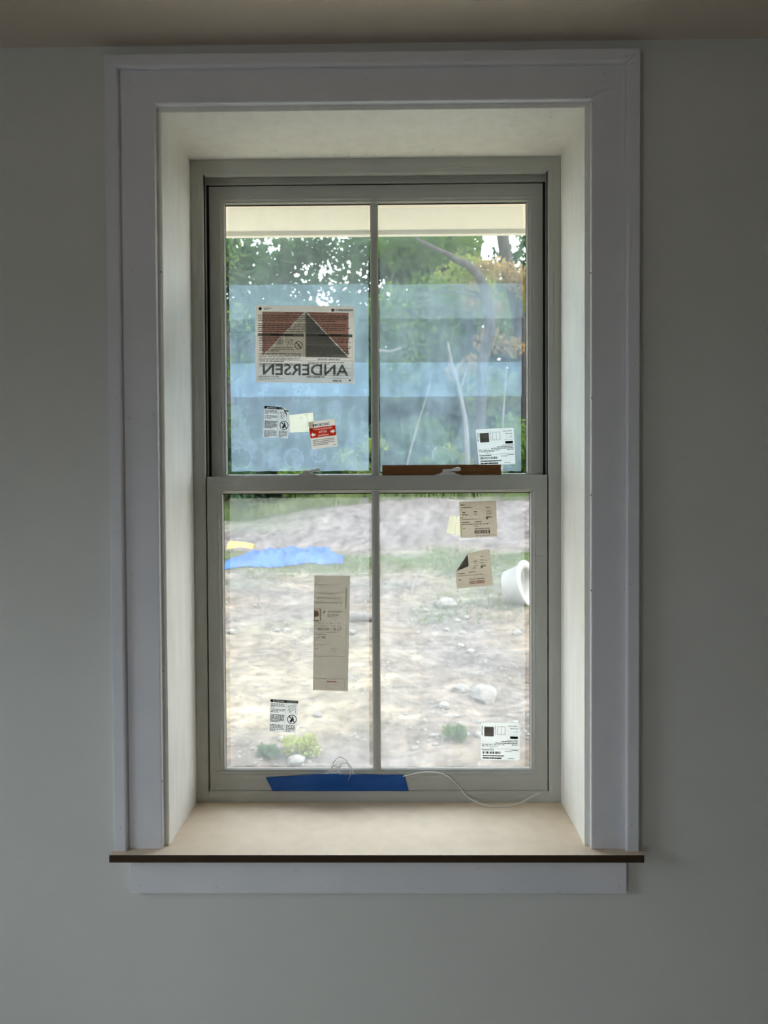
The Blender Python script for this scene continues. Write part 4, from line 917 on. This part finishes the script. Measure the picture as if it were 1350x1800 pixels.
for k in range(34):
    zone = random.random()
    if zone < .4: px, py = random.uniform(700, 925), random.uniform(1070, 1150)
    elif zone < .7: px, py = random.uniform(690, 920), random.uniform(1190, 1345)
    else: px, py = random.uniform(405, 640), random.choice((random.uniform(1080, 1130), random.uniform(1250, 1345)))
    p = on_ground(px, py); stone(px, py, random.uniform(.02, .045)*(1 if py > 1180 else 1.4), 'small pale stone scattered over the dirt yard', 'small stones scattered over the yard')
# pebbles: too many to count
b = MB()
for k in range(5000):
    x = random.uniform(-3.5, 3.5); Y = random.uniform(3.2, 11); r = random.uniform(.008, .026); z = gz(x, Y); a = random.uniform(0, 6.28)
    if noise.noise(Vector((x*1.2, Y*1.2, 20))) < -.05 and random.random() < .8: continue
    c, s_ = math.cos(a)*r, math.sin(a)*r
    b.add([(x+c, Y+s_, z), (x-s_, Y+c*.8, z), (x-c, Y-s_, z), (x+s_, Y-c*.8, z), (x+r*.2, Y, z+r*.9)], [(0, 1, 4), (1, 2, 4), (2, 3, 4), (3, 0, 4)])
tag(b.build('gravel', MAT['stone'], fix=False), 'loose pale gravel strewn over the dirt yard', 'gravel', kind='stuff')
# green weed near the house
def weed(px, py, r, n, lab, mat):
    p = on_ground(px, py); t = tag(empty('weed', p), lab, 'plant')
    b = MB()
    for k in range(9):
        a = k*.7; b.tube([p+Vector((0, 0, -.01)), p+Vector((math.cos(a)*r*.4, math.sin(a)*r*.4, r*.5)), p+Vector((math.cos(a)*r*.8, math.sin(a)*r*.8, r*.8))], [.004, .003, .0015], 5)
    b.build('stems', MAT['grass'], t)
    leaf_obj('leaves', leaf_arrays([p+Vector((math.cos(k*.9)*r*.55, math.sin(k*.9)*r*.4, r*(.35+.3*(k % 2)))) for k in range(7)], [r*.45]*7, n, .035), mat, t)
weed(528, 1330, .17, 900, 'green leafy weed growing in the dirt below the flat warning sticker', MAT['leaf_c'])
weed(470, 1330, .10, 300, 'small bluish weed left of the green leafy weed', MAT['leaf_b'])
weed(800, 1300, .12, 350, 'small green weed in the dirt left of the lower shipping label', MAT['leaf_a'])
# log, stake and white plastic
p = on_ground(612, 1092); q = on_ground(654, 1092)
b = MB(); b.tube([p+Vector((0, 0, .05)), p.lerp(q, .5)+Vector((0, .02, .06)), q+Vector((.05, 0, .05))], [.06, .065, .055], 10); tag(b.build('log', MAT['bark_pale'], smooth=True), 'short pale log on the dirt behind the centre bar of the lower sash', 'log')
p = on_ground(722, 1042); q = P(736, 1003, p.y+.5)
b = MB(); b.tube([p-Vector((0, 0, .04)), q], .022, 4); tag(b.build('wooden_stake', MAT['bark_pale']), 'pale wooden stake leaning in the grass right of the centre bar', 'stake')
p = on_ground(926, 1064); c = p+Vector((.02, .15, .28)); ax = Vector((.80, -.52, .22)).normalized(); e1 = ax.cross(Vector((0, 0, 1))).normalized(); e2 = e1.cross(ax)
prof = [(0, -.30), (.20, -.30), (.25, -.28), (.31, 0), (.345, .01), (.355, .03), (.335, .05), (.235, .03), (.20, -.255), (.18, -.27), (0, -.27)]
n = 32; vs = []
for rr, h in prof:
    for k in range(n): a = 2*math.pi*k/n; vs.append(c+ax*h+(e1*math.cos(a)+e2*math.sin(a))*rr)
b = MB(); b.add(vs, [(i*n+k, i*n+(k+1) % n, (i+1)*n+(k+1) % n, (i+1)*n+k) for i in range(len(prof)-1) for k in range(n)])
tag(b.build('plastic_tub', MAT['white'], fix=False, smooth=True), 'white plastic tub tipped on its side at the right edge of the lower glass', 'tub')
